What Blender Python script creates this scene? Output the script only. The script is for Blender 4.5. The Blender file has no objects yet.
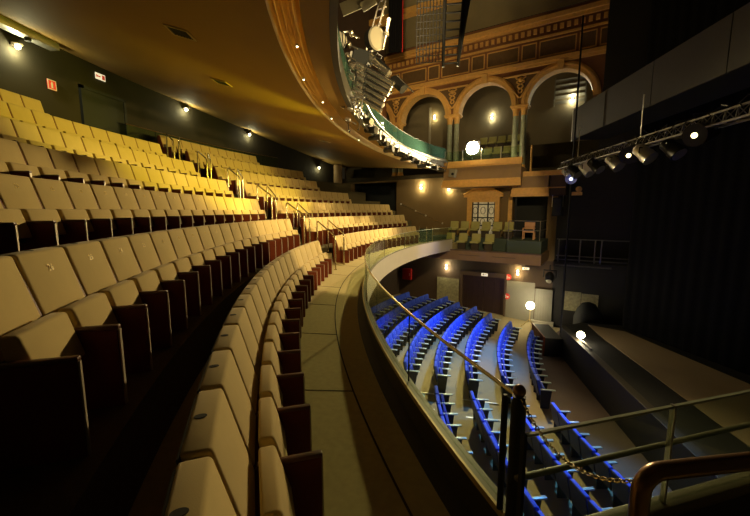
import bpy, bmesh, math, random
from mathutils import Vector, Matrix, Euler
random.seed(7)
PI = math.pi
SC = bpy.context.scene
COL = SC.collection
R = math.radians

# ------------------------------------------------------------------ materials
MATS = {}
def mat(name, col, rough=0.6, metal=0.0, noise=0.0, nscale=8.0, bump=0.0, bscale=60.0, emit=None, estr=0.0, spec=0.5, coat=0.0, sheen=0.0):
    m = bpy.data.materials.new(name); m.use_nodes = True
    nt = m.node_tree; b = nt.nodes['Principled BSDF']
    b.inputs['Base Color'].default_value = (*col, 1)
    b.inputs['Roughness'].default_value = rough
    b.inputs['Metallic'].default_value = metal
    b.inputs['Specular IOR Level'].default_value = spec
    b.inputs['Coat Weight'].default_value = coat
    b.inputs['Sheen Weight'].default_value = sheen
    tc = nt.nodes.new('ShaderNodeTexCoord')
    if noise > 0:
        n = nt.nodes.new('ShaderNodeTexNoise'); n.inputs['Scale'].default_value = nscale; n.inputs['Detail'].default_value = 6
        r = nt.nodes.new('ShaderNodeMix'); r.data_type = 'RGBA'
        r.inputs[6].default_value = (*[max(0, c * (1 - noise)) for c in col], 1)
        r.inputs[7].default_value = (*[min(1, c * (1 + noise)) for c in col], 1)
        nt.links.new(tc.outputs['Object'], n.inputs['Vector'])
        nt.links.new(n.outputs['Fac'], r.inputs[0]); nt.links.new(r.outputs[2], b.inputs['Base Color'])
    if bump > 0:
        n2 = nt.nodes.new('ShaderNodeTexNoise'); n2.inputs['Scale'].default_value = bscale; n2.inputs['Detail'].default_value = 3
        bp = nt.nodes.new('ShaderNodeBump'); bp.inputs['Strength'].default_value = bump; bp.inputs['Distance'].default_value = 0.02
        nt.links.new(tc.outputs['Object'], n2.inputs['Vector'])
        nt.links.new(n2.outputs['Fac'], bp.inputs['Height']); nt.links.new(bp.outputs['Normal'], b.inputs['Normal'])
    if emit:
        b.inputs['Emission Color'].default_value = (*emit, 1); b.inputs['Emission Strength'].default_value = estr
    MATS[name] = m
    return m
def glassmat(name, tint, refl=0.06, rough=0.02, body=0.0, bodycol=(0.1, 0.2, 0.15)):
    m = bpy.data.materials.new(name); m.use_nodes = True
    nt = m.node_tree; nt.nodes.clear()
    out = nt.nodes.new('ShaderNodeOutputMaterial')
    t = nt.nodes.new('ShaderNodeBsdfTransparent'); t.inputs[0].default_value = (*tint, 1)
    g = nt.nodes.new('ShaderNodeBsdfGlossy'); g.inputs['Roughness'].default_value = rough
    lw = nt.nodes.new('ShaderNodeLayerWeight'); lw.inputs[0].default_value = 0.5
    pw = nt.nodes.new('ShaderNodeMath'); pw.operation = 'POWER'; pw.inputs[1].default_value = 5.0; nt.links.new(lw.outputs['Facing'], pw.inputs[0])
    fr = nt.nodes.new('ShaderNodeMath'); fr.operation = 'MULTIPLY_ADD'; fr.inputs[1].default_value = 0.35; fr.inputs[2].default_value = 0.03; nt.links.new(pw.outputs[0], fr.inputs[0])
    mx = nt.nodes.new('ShaderNodeMixShader'); nt.links.new(fr.outputs[0], mx.inputs[0])
    nt.links.new(t.outputs[0], mx.inputs[1]); nt.links.new(g.outputs[0], mx.inputs[2])
    last = mx
    if body > 0:
        d = nt.nodes.new('ShaderNodeBsdfDiffuse'); d.inputs[0].default_value = (*bodycol, 1)
        m2 = nt.nodes.new('ShaderNodeMixShader'); m2.inputs[0].default_value = body
        nt.links.new(mx.outputs[0], m2.inputs[1]); nt.links.new(d.outputs[0], m2.inputs[2]); last = m2
    nt.links.new(last.outputs[0], out.inputs[0])
    MATS[name] = m
    return m
M = MATS
mat('tan_fabric', (0.50, 0.375, 0.150), 0.9, noise=0.10, nscale=6, bump=0.10, bscale=260, spec=0.15, sheen=0.15)
mat('seat_shell', (0.045, 0.030, 0.020), 0.6)
mat('dark_wood', (0.12, 0.024, 0.007), 0.5, noise=0.3, nscale=5, spec=0.2)
mat('wood_edge', (0.10, 0.040, 0.02), 0.35)
mat('edge_metal', (0.40, 0.34, 0.25), 0.4, metal=0.3)
mat('slot_dark', (0.02, 0.016, 0.01), 0.8)
mat('gold_thread', (0.85, 0.62, 0.12), 0.5)
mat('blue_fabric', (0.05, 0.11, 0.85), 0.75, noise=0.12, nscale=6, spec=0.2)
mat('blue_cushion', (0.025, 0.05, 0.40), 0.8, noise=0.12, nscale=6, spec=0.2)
mat('teal_arm', (0.50, 0.62, 0.62), 0.35, metal=0.2)
mat('stall_black', (0.015, 0.018, 0.025), 0.6)
mat('carpet_shaded', (0.10, 0.080, 0.04), 0.95, noise=0.2, nscale=12, spec=0.1)  # carpet of the upper tiers, shade between the rows put into the colour
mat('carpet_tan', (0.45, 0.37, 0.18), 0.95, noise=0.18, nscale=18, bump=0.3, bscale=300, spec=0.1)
mat('carpet_dark', (0.055, 0.045, 0.028), 0.95, noise=0.2, nscale=10, spec=0.1)
mat('stall_floor', (0.34, 0.28, 0.15), 0.8, noise=0.12, nscale=2.5, spec=0.2)
mat('pit_floor', (0.13, 0.095, 0.075), 0.7, noise=0.12, nscale=2, spec=0.2)
mat('runner', (0.16, 0.33, 0.52), 0.6, noise=0.1)
mat('nosing', (0.7, 0.7, 0.62), 0.4, metal=0.3)
mat('soffit', (0.35, 0.215, 0.062), 0.75, noise=0.10, nscale=0.7, spec=0.2)
mat('back_wall', (0.034, 0.029, 0.020), 0.8, noise=0.15, nscale=1.5, spec=0.15)
mat('gold_metal', (0.80, 0.60, 0.28), 0.28, metal=0.9, noise=0.25, nscale=2)
mat('cream_board', (0.42, 0.39, 0.31), 0.55, noise=0.08, nscale=3)
mat('white_board', (0.60, 0.54, 0.44), 0.6, noise=0.05, nscale=3)
mat('parapet_dark', (0.035, 0.028, 0.018), 0.6)
mat('ledge', (0.13, 0.11, 0.055), 0.5, noise=0.2, nscale=6)
mat('ledge_edge', (0.50, 0.36, 0.14), 0.4, metal=0.3)
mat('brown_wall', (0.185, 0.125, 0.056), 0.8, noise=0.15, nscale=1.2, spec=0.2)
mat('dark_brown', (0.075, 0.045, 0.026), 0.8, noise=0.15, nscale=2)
mat('arch_wall', (0.24, 0.105, 0.04), 0.75, noise=0.2, nscale=3)
mat('gold_plaster', (0.72, 0.41, 0.11), 0.5, noise=0.25, nscale=8, bump=0.4, bscale=30)
mat('ornament', (0.50, 0.31, 0.11), 0.55, noise=0.4, nscale=12, bump=0.6, bscale=40)
mat('frieze_panel', (0.15, 0.085, 0.03), 0.7, noise=0.25, nscale=6)
mat('cove', (0.24, 0.20, 0.10), 0.8, noise=0.15, nscale=1.5)
mat('marble_green', (0.36, 0.40, 0.29), 0.35, noise=0.4, nscale=7)
mat('gallery_wall', (0.22, 0.18, 0.105), 0.8, noise=0.1, nscale=2)
mat('gallery_seat', (0.40, 0.38, 0.14), 0.85, noise=0.1)
mat('fascia_brown', (0.30, 0.19, 0.085), 0.65, noise=0.15, nscale=3)
mat('box_brown', (0.28, 0.17, 0.075), 0.6, noise=0.15, nscale=3)
mat('box_green', (0.05, 0.075, 0.06), 0.7)
mat('stone_panel', (0.36, 0.33, 0.18), 0.8, noise=0.65, nscale=9, bump=0.4, bscale=14)
mat('grey_panel', (0.25, 0.235, 0.18), 0.6, noise=0.12, nscale=3)
mat('door_dark', (0.035, 0.016, 0.014), 0.5, noise=0.3, nscale=4)
mat('door_frame', (0.11, 0.07, 0.04), 0.5)
mat('black_paint', (0.010, 0.012, 0.012), 0.7)
mat('black_wall', (0.020, 0.018, 0.015), 0.75, noise=0.3, nscale=1.0)
mat('drape', (0.0045, 0.0045, 0.005), 0.9, noise=0.35, nscale=2.0, spec=0.1)
mat('stage_black', (0.006, 0.0055, 0.005), 0.7, noise=0.3, nscale=1.5)
mat('stage_pale', (0.36, 0.27, 0.16), 0.7, noise=0.12, nscale=1.2)
mat('beam_grey', (0.030, 0.026, 0.021), 0.7, noise=0.15, nscale=2)
mat('pipe_metal', (0.55, 0.47, 0.30), 0.25, metal=0.9)
mat('alu', (0.62, 0.60, 0.56), 0.35, metal=0.8)
mat('rig_white', (0.58, 0.53, 0.45), 0.26, metal=0.9, noise=0.15)
mat('rig_black', (0.012, 0.012, 0.012), 0.6, spec=0.3)
mat('rail_bronze', (0.22, 0.12, 0.055), 0.28, metal=0.75)
mat('red_paint', (0.55, 0.02, 0.015), 0.45)
mat('sign_white', (0.8, 0.78, 0.7), 0.5)
mat('sign_red', (0.65, 0.05, 0.03), 0.5, emit=(1.0, 0.08, 0.04), estr=0.25)
mat('sign_glow', (0.8, 0.75, 0.6), 0.5, emit=(1.0, 0.85, 0.6), estr=0.7)
mat('orange_chair', (0.62, 0.33, 0.17), 0.55)
mat('lead_dark', (0.02, 0.018, 0.014), 0.5)
mat('window_glass', (0.62, 0.58, 0.42), 0.25, noise=0.5, nscale=9, emit=(1.0, 0.85, 0.5), estr=0.10)
mat('lamp_white', (1, 1, 1), 0.5, emit=(1.0, 0.86, 0.55), estr=45)
mat('lamp_hot', (1, 1, 1), 0.5, emit=(1.0, 0.88, 0.60), estr=60)
mat('lamp_warm', (1, 1, 1), 0.5, emit=(1.0, 0.80, 0.35), estr=5)
mat('lamp_blue', (1, 1, 1), 0.5, emit=(0.75, 0.85, 1.0), estr=8)
mat('sconce_bulb', (1, 1, 1), 0.5, emit=(1.0, 0.93, 0.62), estr=12)
mat('sconce_metal', (0.16, 0.13, 0.08), 0.4, metal=0.6)
mat('tripod_brass', (0.55, 0.42, 0.18), 0.4, metal=0.3)
glassmat('glass_clear', (0.86, 0.92, 0.84), body=0.03, bodycol=(0.25, 0.35, 0.22))
glassmat('glass_teal', (0.50, 0.66, 0.58), body=0.10, bodycol=(0.16, 0.36, 0.32))
glassmat('glass_smoke', (0.55, 0.60, 0.50), body=0.12, bodycol=(0.22, 0.26, 0.16))
mat('rig_grey', (0.045, 0.042, 0.038), 0.35, metal=0.5, noise=0.2)
mat('upper_board', (0.06, 0.055, 0.045), 0.6, noise=0.15, nscale=3)
mat('truss_grey', (0.20, 0.19, 0.17), 0.4, metal=0.7)

# ------------------------------------------------------------------ mesh builder
class MB:
    def __init__(s): s.v = []; s.f = []; s.mi = []; s.cur = 0; s.T = Matrix.Identity(4)
    def add(s, vs, fs):
        o = len(s.v); s.v += [tuple(s.T @ Vector(p)) for p in vs]
        s.f += [tuple(o + i for i in f) for f in fs]; s.mi += [s.cur] * len(fs); return s
    def box(s, c, d, rot=None, taper=1.0):
        x, y, z = d[0] / 2, d[1] / 2, d[2] / 2
        P = [(-x, -y, -z), (x, -y, -z), (x, y, -z), (-x, y, -z), (-x * taper, -y * taper, z), (x * taper, -y * taper, z), (x * taper, y * taper, z), (-x * taper, y * taper, z)]
        if rot is not None:
            m = Euler(rot).to_matrix(); P = [tuple(m @ Vector(p)) for p in P]
        P = [(p[0] + c[0], p[1] + c[1], p[2] + c[2]) for p in P]
        return s.add(P, [(0, 3, 2, 1), (4, 5, 6, 7), (0, 1, 5, 4), (1, 2, 6, 5), (2, 3, 7, 6), (3, 0, 4, 7)])
    def bx(s, x0, x1, y0, y1, z0, z1):
        return s.box(((x0 + x1) / 2, (y0 + y1) / 2, (z0 + z1) / 2), (abs(x1 - x0), abs(y1 - y0), abs(z1 - z0)))
    def tube(s, pts, r, n=8, cap=True):
        pts = [Vector(p) for p in pts]; rs = r if isinstance(r, (list, tuple)) else [r] * len(pts)
        vs = []; fs = []; u = None
        for i, p in enumerate(pts):
            t = (pts[min(i + 1, len(pts) - 1)] - pts[max(i - 1, 0)])
            if t.length < 1e-9: t = Vector((0, 0, 1))
            t.normalize()
            if u is None:
                u = t.orthogonal().normalized()
            else:
                u = (u - t * u.dot(t))
                u = u.normalized() if u.length > 1e-6 else t.orthogonal().normalized()
            w = t.cross(u)
            for k in range(n):
                a = 2 * PI * k / n
                vs.append(tuple(p + (u * math.cos(a) + w * math.sin(a)) * rs[i]))
        for i in range(len(pts) - 1):
            for k in range(n):
                a, b = i * n + k, i * n + (k + 1) % n
                fs.append((a, b, b + n, a + n))
        if cap:
            fs.append(tuple(range(n - 1, -1, -1))); fs.append(tuple((len(pts) - 1) * n + k for k in range(n)))
        return s.add(vs, fs)
    def lathe(s, c, prof, n=16, axis=None):
        # prof: list of (radius, height) along axis from c
        ax = Vector(axis if axis else (0, 0, 1)).normalized(); u = ax.orthogonal().normalized(); w = ax.cross(u); c = Vector(c)
        vs = []; fs = []
        for r, h in prof:
            for k in range(n):
                a = 2 * PI * k / n
                vs.append(tuple(c + ax * h + (u * math.cos(a) + w * math.sin(a)) * max(r, 1e-4)))
        for i in range(len(prof) - 1):
            for k in range(n):
                a, b = i * n + k, i * n + (k + 1) % n
                fs.append((a, b, b + n, a + n))
        fs.append(tuple(range(n - 1, -1, -1))); fs.append(tuple((len(prof) - 1) * n + k for k in range(n)))
        return s.add(vs, fs)
    def ball(s, c, r, n=12, m=8, sz=1.0):
        pr = [(r * math.sin(PI * i / m), -r * sz * math.cos(PI * i / m)) for i in range(m + 1)]
        return s.lathe(c, pr, n)
    def prism(s, poly, z0, z1):
        n = len(poly)
        vs = [(p[0], p[1], z0) for p in poly] + [(p[0], p[1], z1) for p in poly]
        fs = [tuple(range(n - 1, -1, -1)), tuple(range(n, 2 * n))] + [(i, (i + 1) % n, (i + 1) % n + n, i + n) for i in range(n)]
        return s.add(vs, fs)
    def prism_y(s, poly, y0, y1):   # poly in x,z
        n = len(poly)
        vs = [(p[0], y0, p[1]) for p in poly] + [(p[0], y1, p[1]) for p in poly]
        fs = [tuple(range(n)), tuple(range(2 * n - 1, n - 1, -1))] + [((i + 1) % n, i, i + n, (i + 1) % n + n) for i in range(n)]
        return s.add(vs, fs)
    def sweep(s, prof, angs, c):    # prof closed (r,z) list, swept round c
        n = len(prof); vs = []; fs = []
        for a in angs:
            for r, z in prof:
                vs.append((c[0] + r * math.cos(a), c[1] + r * math.sin(a), z))
        for i in range(len(angs) - 1):
            for k in range(n):
                a, b = i * n + k, i * n + (k + 1) % n
                fs.append((a, b, b + n, a + n))
        fs.append(tuple(range(n))); fs.append(tuple((len(angs) - 1) * n + k for k in range(n - 1, -1, -1)))
        return s.add(vs, fs)
    def grid(s, rows):
        m = len(rows[0]); vs = [p for r in rows for p in r]; fs = []
        for i in range(len(rows) - 1):
            for j in range(m - 1):
                fs.append((i * m + j, i * m + j + 1, (i + 1) * m + j + 1, (i + 1) * m + j))
        return s.add(vs, fs)
    def mesh(s, name, mats, smooth=40, bevel=0.0, seg=2, recalc=True):
        me = bpy.data.meshes.new(name); me.from_pydata(s.v, [], s.f); me.update()
        for i, p in enumerate(me.polygons): p.material_index = s.mi[i]
        for m in (mats if isinstance(mats, (list, tuple)) else [mats]): me.materials.append(M[m])
        bm = bmesh.new(); bm.from_mesh(me)
        if recalc: bmesh.ops.recalc_face_normals(bm, faces=bm.faces)
        if bevel > 0:
            bmesh.ops.bevel(bm, geom=[e for e in bm.edges if len(e.link_faces) == 2 and e.calc_face_angle(0) > 0.5], offset=bevel, segments=seg, affect='EDGES', profile=0.5, clamp_overlap=True)
        bm.to_mesh(me); bm.free()
        if smooth:
            me.shade_smooth(); me.set_sharp_from_angle(angle=R(smooth))
        return me
def link(name, me, parent=None, loc=(0, 0, 0), rz=0):
    o = bpy.data.objects.new(name, me); COL.objects.link(o); o.location = loc; o.rotation_euler = (0, 0, rz)
    if parent: o.parent = parent
    return o
def tag(o, label, cat, group=None):
    o['label'] = label; o['category'] = cat
    if group: o['group'] = group
    return o
def thing(name, label, cat, loc=(0, 0, 0), rz=0, group=None):
    o = bpy.data.objects.new(name, None); COL.objects.link(o); o.location = loc; o.rotation_euler = (0, 0, rz); o.empty_display_size = 0.1
    return tag(o, label, cat, group)
def struct(name, mb, m, smooth=40, bevel=0.0):
    o = link(name, mb.mesh(name, m, smooth, bevel)); o['kind'] = 'structure'; return o
def copy_tree(o, parent=None):
    c = o.copy(); COL.objects.link(c)
    if parent: c.parent = parent
    for ch in list(o.children): copy_tree(ch, c)
    return c
ORD = ['zeroth', 'first', 'second', 'third', 'fourth', 'fifth', 'sixth', 'seventh', 'eighth', 'ninth', 'tenth', 'eleventh', 'twelfth', 'thirteenth', 'fourteenth', 'fifteenth', 'sixteenth', 'seventeenth', 'eighteenth', 'nineteenth', 'twentieth', 'twenty-first', 'twenty-second']

# ------------------------------------------------------------------ layout of the house
CX, CY = 16.8, 11.15            # centre of the balcony rows
PX, PY = 16.72, 10.31           # centre of the parapet curve
STX, STY = 17.4, 11.15          # centre of the stalls rows
WA = R(22)                      # splay of the far side wall
P0 = Vector((5.1, 20.4, 0)); WD = Vector((math.cos(WA), -math.sin(WA), 0)); WN = Vector((-math.sin(WA), -math.cos(WA), 0))
def wp(s, z, off=0.0): return P0 + WD * s + WN * off + Vector((0, 0, z))
def wthing(name, label, cat, s, z, off=0.0, group=None): return thing(name, label, cat, wp(s, z, off), -WA, group)
def ang_at(r, y, c=(CX, CY)): return PI - math.asin(max(-1, min(1, (y - c[1]) / r)))
def ang_wall(r, off, c=(CX, CY)):
    a = PI
    for i in range(4000):
        a -= 0.0005
        p = Vector((c[0] + r * math.cos(a), c[1] + r * math.sin(a), 0))
        if (p - P0).dot(WN) < off: return a
    return a
def arange(a0, a1, n): return [a0 + (a1 - a0) * i / n for i in range(n + 1)]
RR = lambda k: 20.27 + 1.15 * (k - 1)          # radius of the top front edge of a row's backs
TZ = lambda k: 0.611 * (k - 1)                 # seat datum of a row
FZ = lambda k: TZ(k) - (0.10 if k > 1 else 0)  # floor of a row

# ------------------------------------------------------------------ balcony floor and tiers
def tier(k):
    b = MB()
    r0 = 18.52 if k == 1 else RR(k) - 0.56
    r1 = RR(k + 1) - 0.56 if k < 7 else 28.4
    z = FZ(k); zb = -0.30 if k == 1 else FZ(k) - 0.62
    a0 = ang_at(r0, -2.5); a1 = ang_wall(r1, 0.02)
    if k == 1:
        inner = [(2.5, -2.5), (2.5, 2.50), (0.42, 1.50)] + [(PX + 18.49 * math.cos(a), PY + 18.49 * math.sin(a)) for a in arange(ang_at(18.49, 1.66, (PX, PY)), ang_wall(18.49, 0.02, (PX, PY)), 70)]
        outer = [(CX + r1 * math.cos(a), CY + r1 * math.sin(a)) for a in arange(a1, a0, 70)]
        b.prism(inner + outer, zb, z)
    else:
        b.sweep([(r0, zb), (r1, zb), (r1, z), (r0, z)], arange(a0, a1, 70), (CX, CY))
    return struct('floor', b, 'carpet_tan' if k == 1 else 'carpet_shaded', 30)
for k in range(1, 8): tier(k)
# joints in the front aisle carpet: a curved seam and radial seams
b = MB()
b.sweep([(19.29, 0.0), (19.305, 0.0), (19.305, 0.003), (19.29, 0.003)], arange(ang_at(19.3, 0.5), ang_at(19.3, 20), 60), (CX, CY))
for i in range(12):
    a = ang_at(19.5, 1.6 + 1.55 * i)
    p = [(CX + r * math.cos(a + d), CY + r * math.sin(a + d)) for r, d in ((19.3, 0), (20.1, -0.012), (20.1, -0.0113), (19.3, 0.0007))]
    b.prism(p, 0.0005, 0.003)
struct('trim_1', b, 'carpet_dark', 0)
# half steps in the central aisle
for k in range(1, 7):
    b = MB(); r1 = RR(k + 1) - 0.56; r0 = r1 - 0.38
    b.sweep([(r0, FZ(k)), (r1, FZ(k)), (r1, FZ(k) + 0.28), (r0, FZ(k) + 0.28)], arange(ang_at(r0, 10.75), ang_at(r0, 11.95), 6), (CX, CY))
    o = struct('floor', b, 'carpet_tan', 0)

# ------------------------------------------------------------------ balcony seats
def pad(dx, dy, dz, bev, seg=3):
    b = MB(); b.box((0, 0, 0), (dx, dy, dz)); return b
def shaped_pad(top, bot, wy_top, wy_bot, thick_top, thick_bot, bev):
    # a reclined pad: front face from top(x,z) to bot(x,z)
    b = MB()
    (xt, zt), (xb, zb) = top, bot
    P = []
    for x, z, wy, th in ((xb, zb, wy_bot, thick_bot), (xt, zt, wy_top, thick_top)):
        P += [(x - th, -wy / 2, z), (x, -wy / 2, z), (x, wy / 2, z), (x - th, wy / 2, z)]
    b.add(P, [(0, 3, 2, 1), (4, 5, 6, 7), (0, 1, 5, 4), (1, 2, 6, 5), (2, 3, 7, 6), (3, 0, 4, 7)])
    return b
PITCH = 0.52
me_back = shaped_pad((0.0, 0.886), (0.135, 0.40), 0.496, 0.490, 0.115, 0.10, 0.02).mesh('backrest', 'tan_fabric', 50, bevel=0.018, seg=3)
me_cush = shaped_pad((0.235, 0.545), (0.315, 0.27), 0.455, 0.44, 0.085, 0.13, 0.02).mesh('seat_cushion', 'tan_fabric', 50, bevel=0.018, seg=3)
b = MB(); pr = [(0.034 * math.cos(t), 0.0) for t in [0]]
b.prism([(-0.070 + 0.026 * math.cos(t), 0.017 * math.sin(t)) for t in [2 * PI * i / 16 for i in range(16)]], 0.8845, 0.8885)
me_slot = b.mesh('grip_slot', 'slot_dark')
b = MB(); b.prism_y([(-0.115, 0.885 - 0.02), (-0.125, 0.86), (0.0, 0.36), (0.03, 0.36), (0.012, 0.46)], -0.235, 0.235)
me_shell = b.mesh('back_shell', 'seat_shell', 30)
b = MB(); b.prism_y([(-0.06, 0.0), (0.480, 0.0), (0.480, 0.405), (0.125, 0.405), (-0.012, 0.862), (-0.105, 0.862)], -0.017, 0.017); me_panel = b.mesh('side_panel', 'dark_wood', 30, bevel=0.004, seg=1)
b = MB(); b.prism_y([(-0.06, -0.10), (0.480, -0.10), (0.480, 0.405), (0.125, 0.405), (-0.012, 0.862), (-0.105, 0.862)], -0.017, 0.017); me_panel_tall = b.mesh('side_panel', 'dark_wood', 30, bevel=0.004, seg=1)
b = MB(); b.bx(0.480, 0.489, -0.009, 0.009, -0.09, 0.405); me_strip_tall = b.mesh('edge_strip', 'edge_metal', 30)
b = MB(); b.bx(0.14, 0.486, -0.020, 0.020, 0.405, 0.430); me_arm = b.mesh('armrest', 'wood_edge', 30, bevel=0.007)
b = MB(); b.bx(0.480, 0.489, -0.009, 0.009, 0.02, 0.405); me_strip = b.mesh('edge_strip', 'edge_metal', 30)
b = MB(); b.bx(0.04, 0.11, -0.225, 0.225, 0.30, 0.36); b.bx(0.20, 0.235, -0.235, 0.235, 0.22, 0.262); me_bar = b.mesh('mounting_bar', 'slot_dark', 30)
for me, inset in ((me_back, 0),): pass
NUMS = {}
def number_mesh(n):
    if n not in NUMS:
        cu = bpy.data.curves.new('seat_number', 'FONT'); cu.body = str(n); cu.size = 0.062; cu.extrude = 0.001; cu.align_x = 'CENTER'
        ob = bpy.data.objects.new('seat_number_curve', cu); COL.objects.link(ob)
        dg = bpy.context.evaluated_depsgraph_get(); me = bpy.data.meshes.new_from_object(ob.evaluated_get(dg))
        bpy.data.objects.remove(ob); bpy.data.curves.remove(cu)
        me.name = 'seat_number'
        # stand the text up on the reclined front of the backrest
        rec = math.atan2(0.135, 0.486)
        T = Matrix.Translation((0.135 * (0.886 - 0.755) / 0.486 + 0.003, 0, 0.755)) @ Matrix.Rotation(-rec, 4, 'Y') @ Matrix(((0, 0, 1, 0), (1, 0, 0, 0), (0, 1, 0, 0), (0, 0, 0, 1)))
        me.transform(T); me.materials.clear(); me.materials.append(M['gold_thread'])
        NUMS[n] = me
    return NUMS[n]
def panel_at(root, y, nm='side_panel'):
    p = link(nm, me_panel, root, (0, y, 0)); link('armrest', me_arm, p); link('edge_strip', me_strip, p); return p
proto = thing('theatre_seat', '', 'seat')
bk = link('backrest', me_back, proto); link('grip_slot', me_slot, bk); link('back_shell', me_shell, proto)
link('seat_cushion', me_cush, proto); link('mounting_bar', me_bar, proto); panel_at(proto, -PITCH / 2)
# local axes: +x towards the stage, +y to the sitter's left (towards smaller angle is -tangent)
first = [True]
ROWN = ['', 'front', 'second', 'third', 'fourth', 'fifth', 'sixth', 'rear']
def place_seat(k, a, label, group, last=False, num=None):
    r = RR(k)
    o = proto if first[0] else copy_tree(proto); first[0] = False
    o.location = (CX + r * math.cos(a), CY + r * math.sin(a), TZ(k)); o.rotation_euler = (0, 0, a + PI)
    tag(o, label, 'seat', group)
    if last == 'far': panel_at(o, PITCH / 2)
    if k > 1:
        for p in o.children:
            if p.data == me_panel:
                p.data = me_panel_tall
                for q in p.children:
                    if q.data == me_strip: q.data = me_strip_tall
    else:
        for p in o.children:
            if p.data == me_panel_tall: p.data = me_panel
    if num:
        bkc = [c for c in o.children if c.name.split('.')[0] == 'backrest'][0]
        link('seat_number', number_mesh(num), bkc)
    return o
# local +y at rotation a+PI points to (sin a.., ) -> direction of decreasing y? handled by symmetric seats
near_end = [None, 9.97, 10.67, 10.85, 10.95, 10.95, 10.90, 8.05]
near_start = [None, 0.45, 1.0, 2.4, 3.3, 4.4, 5.4, 6.5]
far_start = [None, 11.7, 11.8, 11.95, 12.0, 12.1, 12.2, 12.25]
far_end = [None, 20.3, 21.1, 21.7, 20.2, 19.2, 19.7, 18.0]
for k in range(1, 8):
    r = RR(k); dp = PITCH / r
    n = int(round((ang_at(r, near_start[k]) - ang_at(r, near_end[k])) / dp))
    a0 = ang_at(r, near_end[k])
    # near block, counted from the aisle
    for i in range(n):
        a = a0 + dp * (i + 0.5)
        if k == 7: lab = 'tan theatre seat, %s from the rear doorway, in the rear balcony row, nearer block' % ORD[i + 1]
        else: lab = 'tan theatre seat, %s from the central aisle, %s balcony row, nearer block' % (ORD[i + 1], ROWN[k])
        num = None
        if k in (2, 3) and i >= n - 14: num = 10 + i - (n - 18) if k == 2 else 8 + i
        place_seat(k, a, lab, '%s balcony row seats' % ROWN[k], last='far' if i == n - 1 else False, num=num)
    # an end panel at the aisle
    dpn = int(round((ang_at(r, far_start[k]) - ang_at(r, far_end[k])) / dp))
    b0 = ang_at(r, far_start[k])
    for i in range(dpn):
        a = b0 - dp * (i + 0.5)
        place_seat(k, a, 'tan theatre seat, %s from the central aisle, %s balcony row, far block' % (ORD[i + 1], ROWN[k]), '%s balcony row seats' % ROWN[k], last='far' if i == 0 else False)

# ------------------------------------------------------------------ parapet of the balcony
pa0 = ang_at(18.5, 1.68, (PX, PY)); pa1 = ang_wall(18.4, 2.6, (PX, PY))
A = arange(pa0, pa1, 90)
b = MB(); b.sweep([(18.465, -0.30), (18.50, -0.30), (18.50, 0.25), (18.465, 0.25)], A, (PX, PY)); 
b.sweep([(18.49, 0.0), (18.62, 0.0), (18.62, 0.004), (18.49, 0.004)], A, (PX, PY))
struct('wall_parapet', b, 'parapet_dark', 30)
b = MB(); b.sweep([(18.445, -0.34), (18.463, -0.34), (18.463, 0.245), (18.445, 0.245)], A, (PX, PY)); struct('trim_2', b, 'white_board', 30)
b = MB(); b.sweep([(18.445, 0.25), (18.51, 0.25), (18.51, 0.28), (18.445, 0.28)], A, (PX, PY))
b.cur = 1; b.sweep([(18.512, 0.245), (18.528, 0.245), (18.528, 0.283), (18.512, 0.283)], A, (PX, PY)); struct('trim_3', b, ['ledge', 'ledge_edge'], 30)
bal = thing('glass_balustrade', 'curved glass balustrade with thin bronze rail along the balcony parapet', 'balustrade', (PX + 18.477 * math.cos(PI), PY, 0.28))
def world_child(name, mb, m, parent, smooth=40, bevel=0.0):
    o = link(name, mb.mesh(name, m, smooth, bevel), parent)
    o.matrix_parent_inverse = parent.matrix_basis.inverted() if False else Matrix.LocRotScale(parent.location, parent.rotation_euler, None).inverted()
    return o
npan = 13
for i in range(npan):
    g0 = pa0 + (pa1 - pa0) * (i / npan) - 0.0006; g1 = pa0 + (pa1 - pa0) * ((i + 1) / npan) + 0.0006
    b = MB(); b.sweep([(18.471, 0.281), (18.483, 0.281), (18.483, 0.87), (18.471, 0.87)], arange(g0, g1, 8), (PX, PY))
    world_child('glass_panel', b, 'glass_clear', bal, 30)
b = MB(); b.tube([(PX + 18.477 * math.cos(a), PY + 18.477 * math.sin(a), 0.885) for a in A[:46]], 0.011, 8); world_child('handrail', b, 'pipe_metal', bal)
b = MB(); b.tube([(PX + 18.477 * math.cos(a), PY + 18.477 * math.sin(a), 0.876) for a in A[46:]], 0.006, 6); world_child('glass_edge', b, 'marble_green', bal)
for i in range(1, npan, 2):
    g = pa0 + (pa1 - pa0) * (i / npan); c = (PX + 18.477 * math.cos(g), PY + 18.477 * math.sin(g))
    b = MB(); b.box((c[0], c[1], 0.575), (0.012, 0.012, 0.59)); world_child('joint_bar', b, 'rig_black', bal)

# return of the parapet beyond the corner post, towards the side box
G0 = Vector((0.40, 1.50, 0)); G1 = Vector((2.30, 2.42, 0)); gd = (G1 - G0).normalized(); gn = Vector((-gd.y, gd.x, 0)); GL = (G1 - G0).length
b = MB(); b.T = Matrix.Translation(G0) @ Matrix.Rotation(math.atan2(gd.y, gd.x), 4, 'Z')
b.bx(0.02, GL, -0.03, 0.03, -0.3, 0.25)
struct('wall_parapet', b, 'parapet_dark', 30)
b = MB(); b.T = Matrix.Translation(G0) @ Matrix.Rotation(math.atan2(gd.y, gd.x), 4, 'Z')
b.bx(0.02, GL, -0.04, 0.04, 0.25, 0.31); struct('trim_4', b, 'ledge', 30, bevel=0.008)
gb = thing('glass_balustrade', 'straight glass balustrade with a mid rail behind the dark pipe handrail', 'balustrade', (G0.x, G0.y, 0.31), math.atan2(gd.y, gd.x))
for x0, x1 in ((-0.03, 0.80), (0.812, GL)):
    b = MB(); b.bx(x0, x1, -0.006, 0.006, 0.0, 0.50); link('glass_panel', b.mesh('glass_panel', 'glass_clear'), gb)
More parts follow.
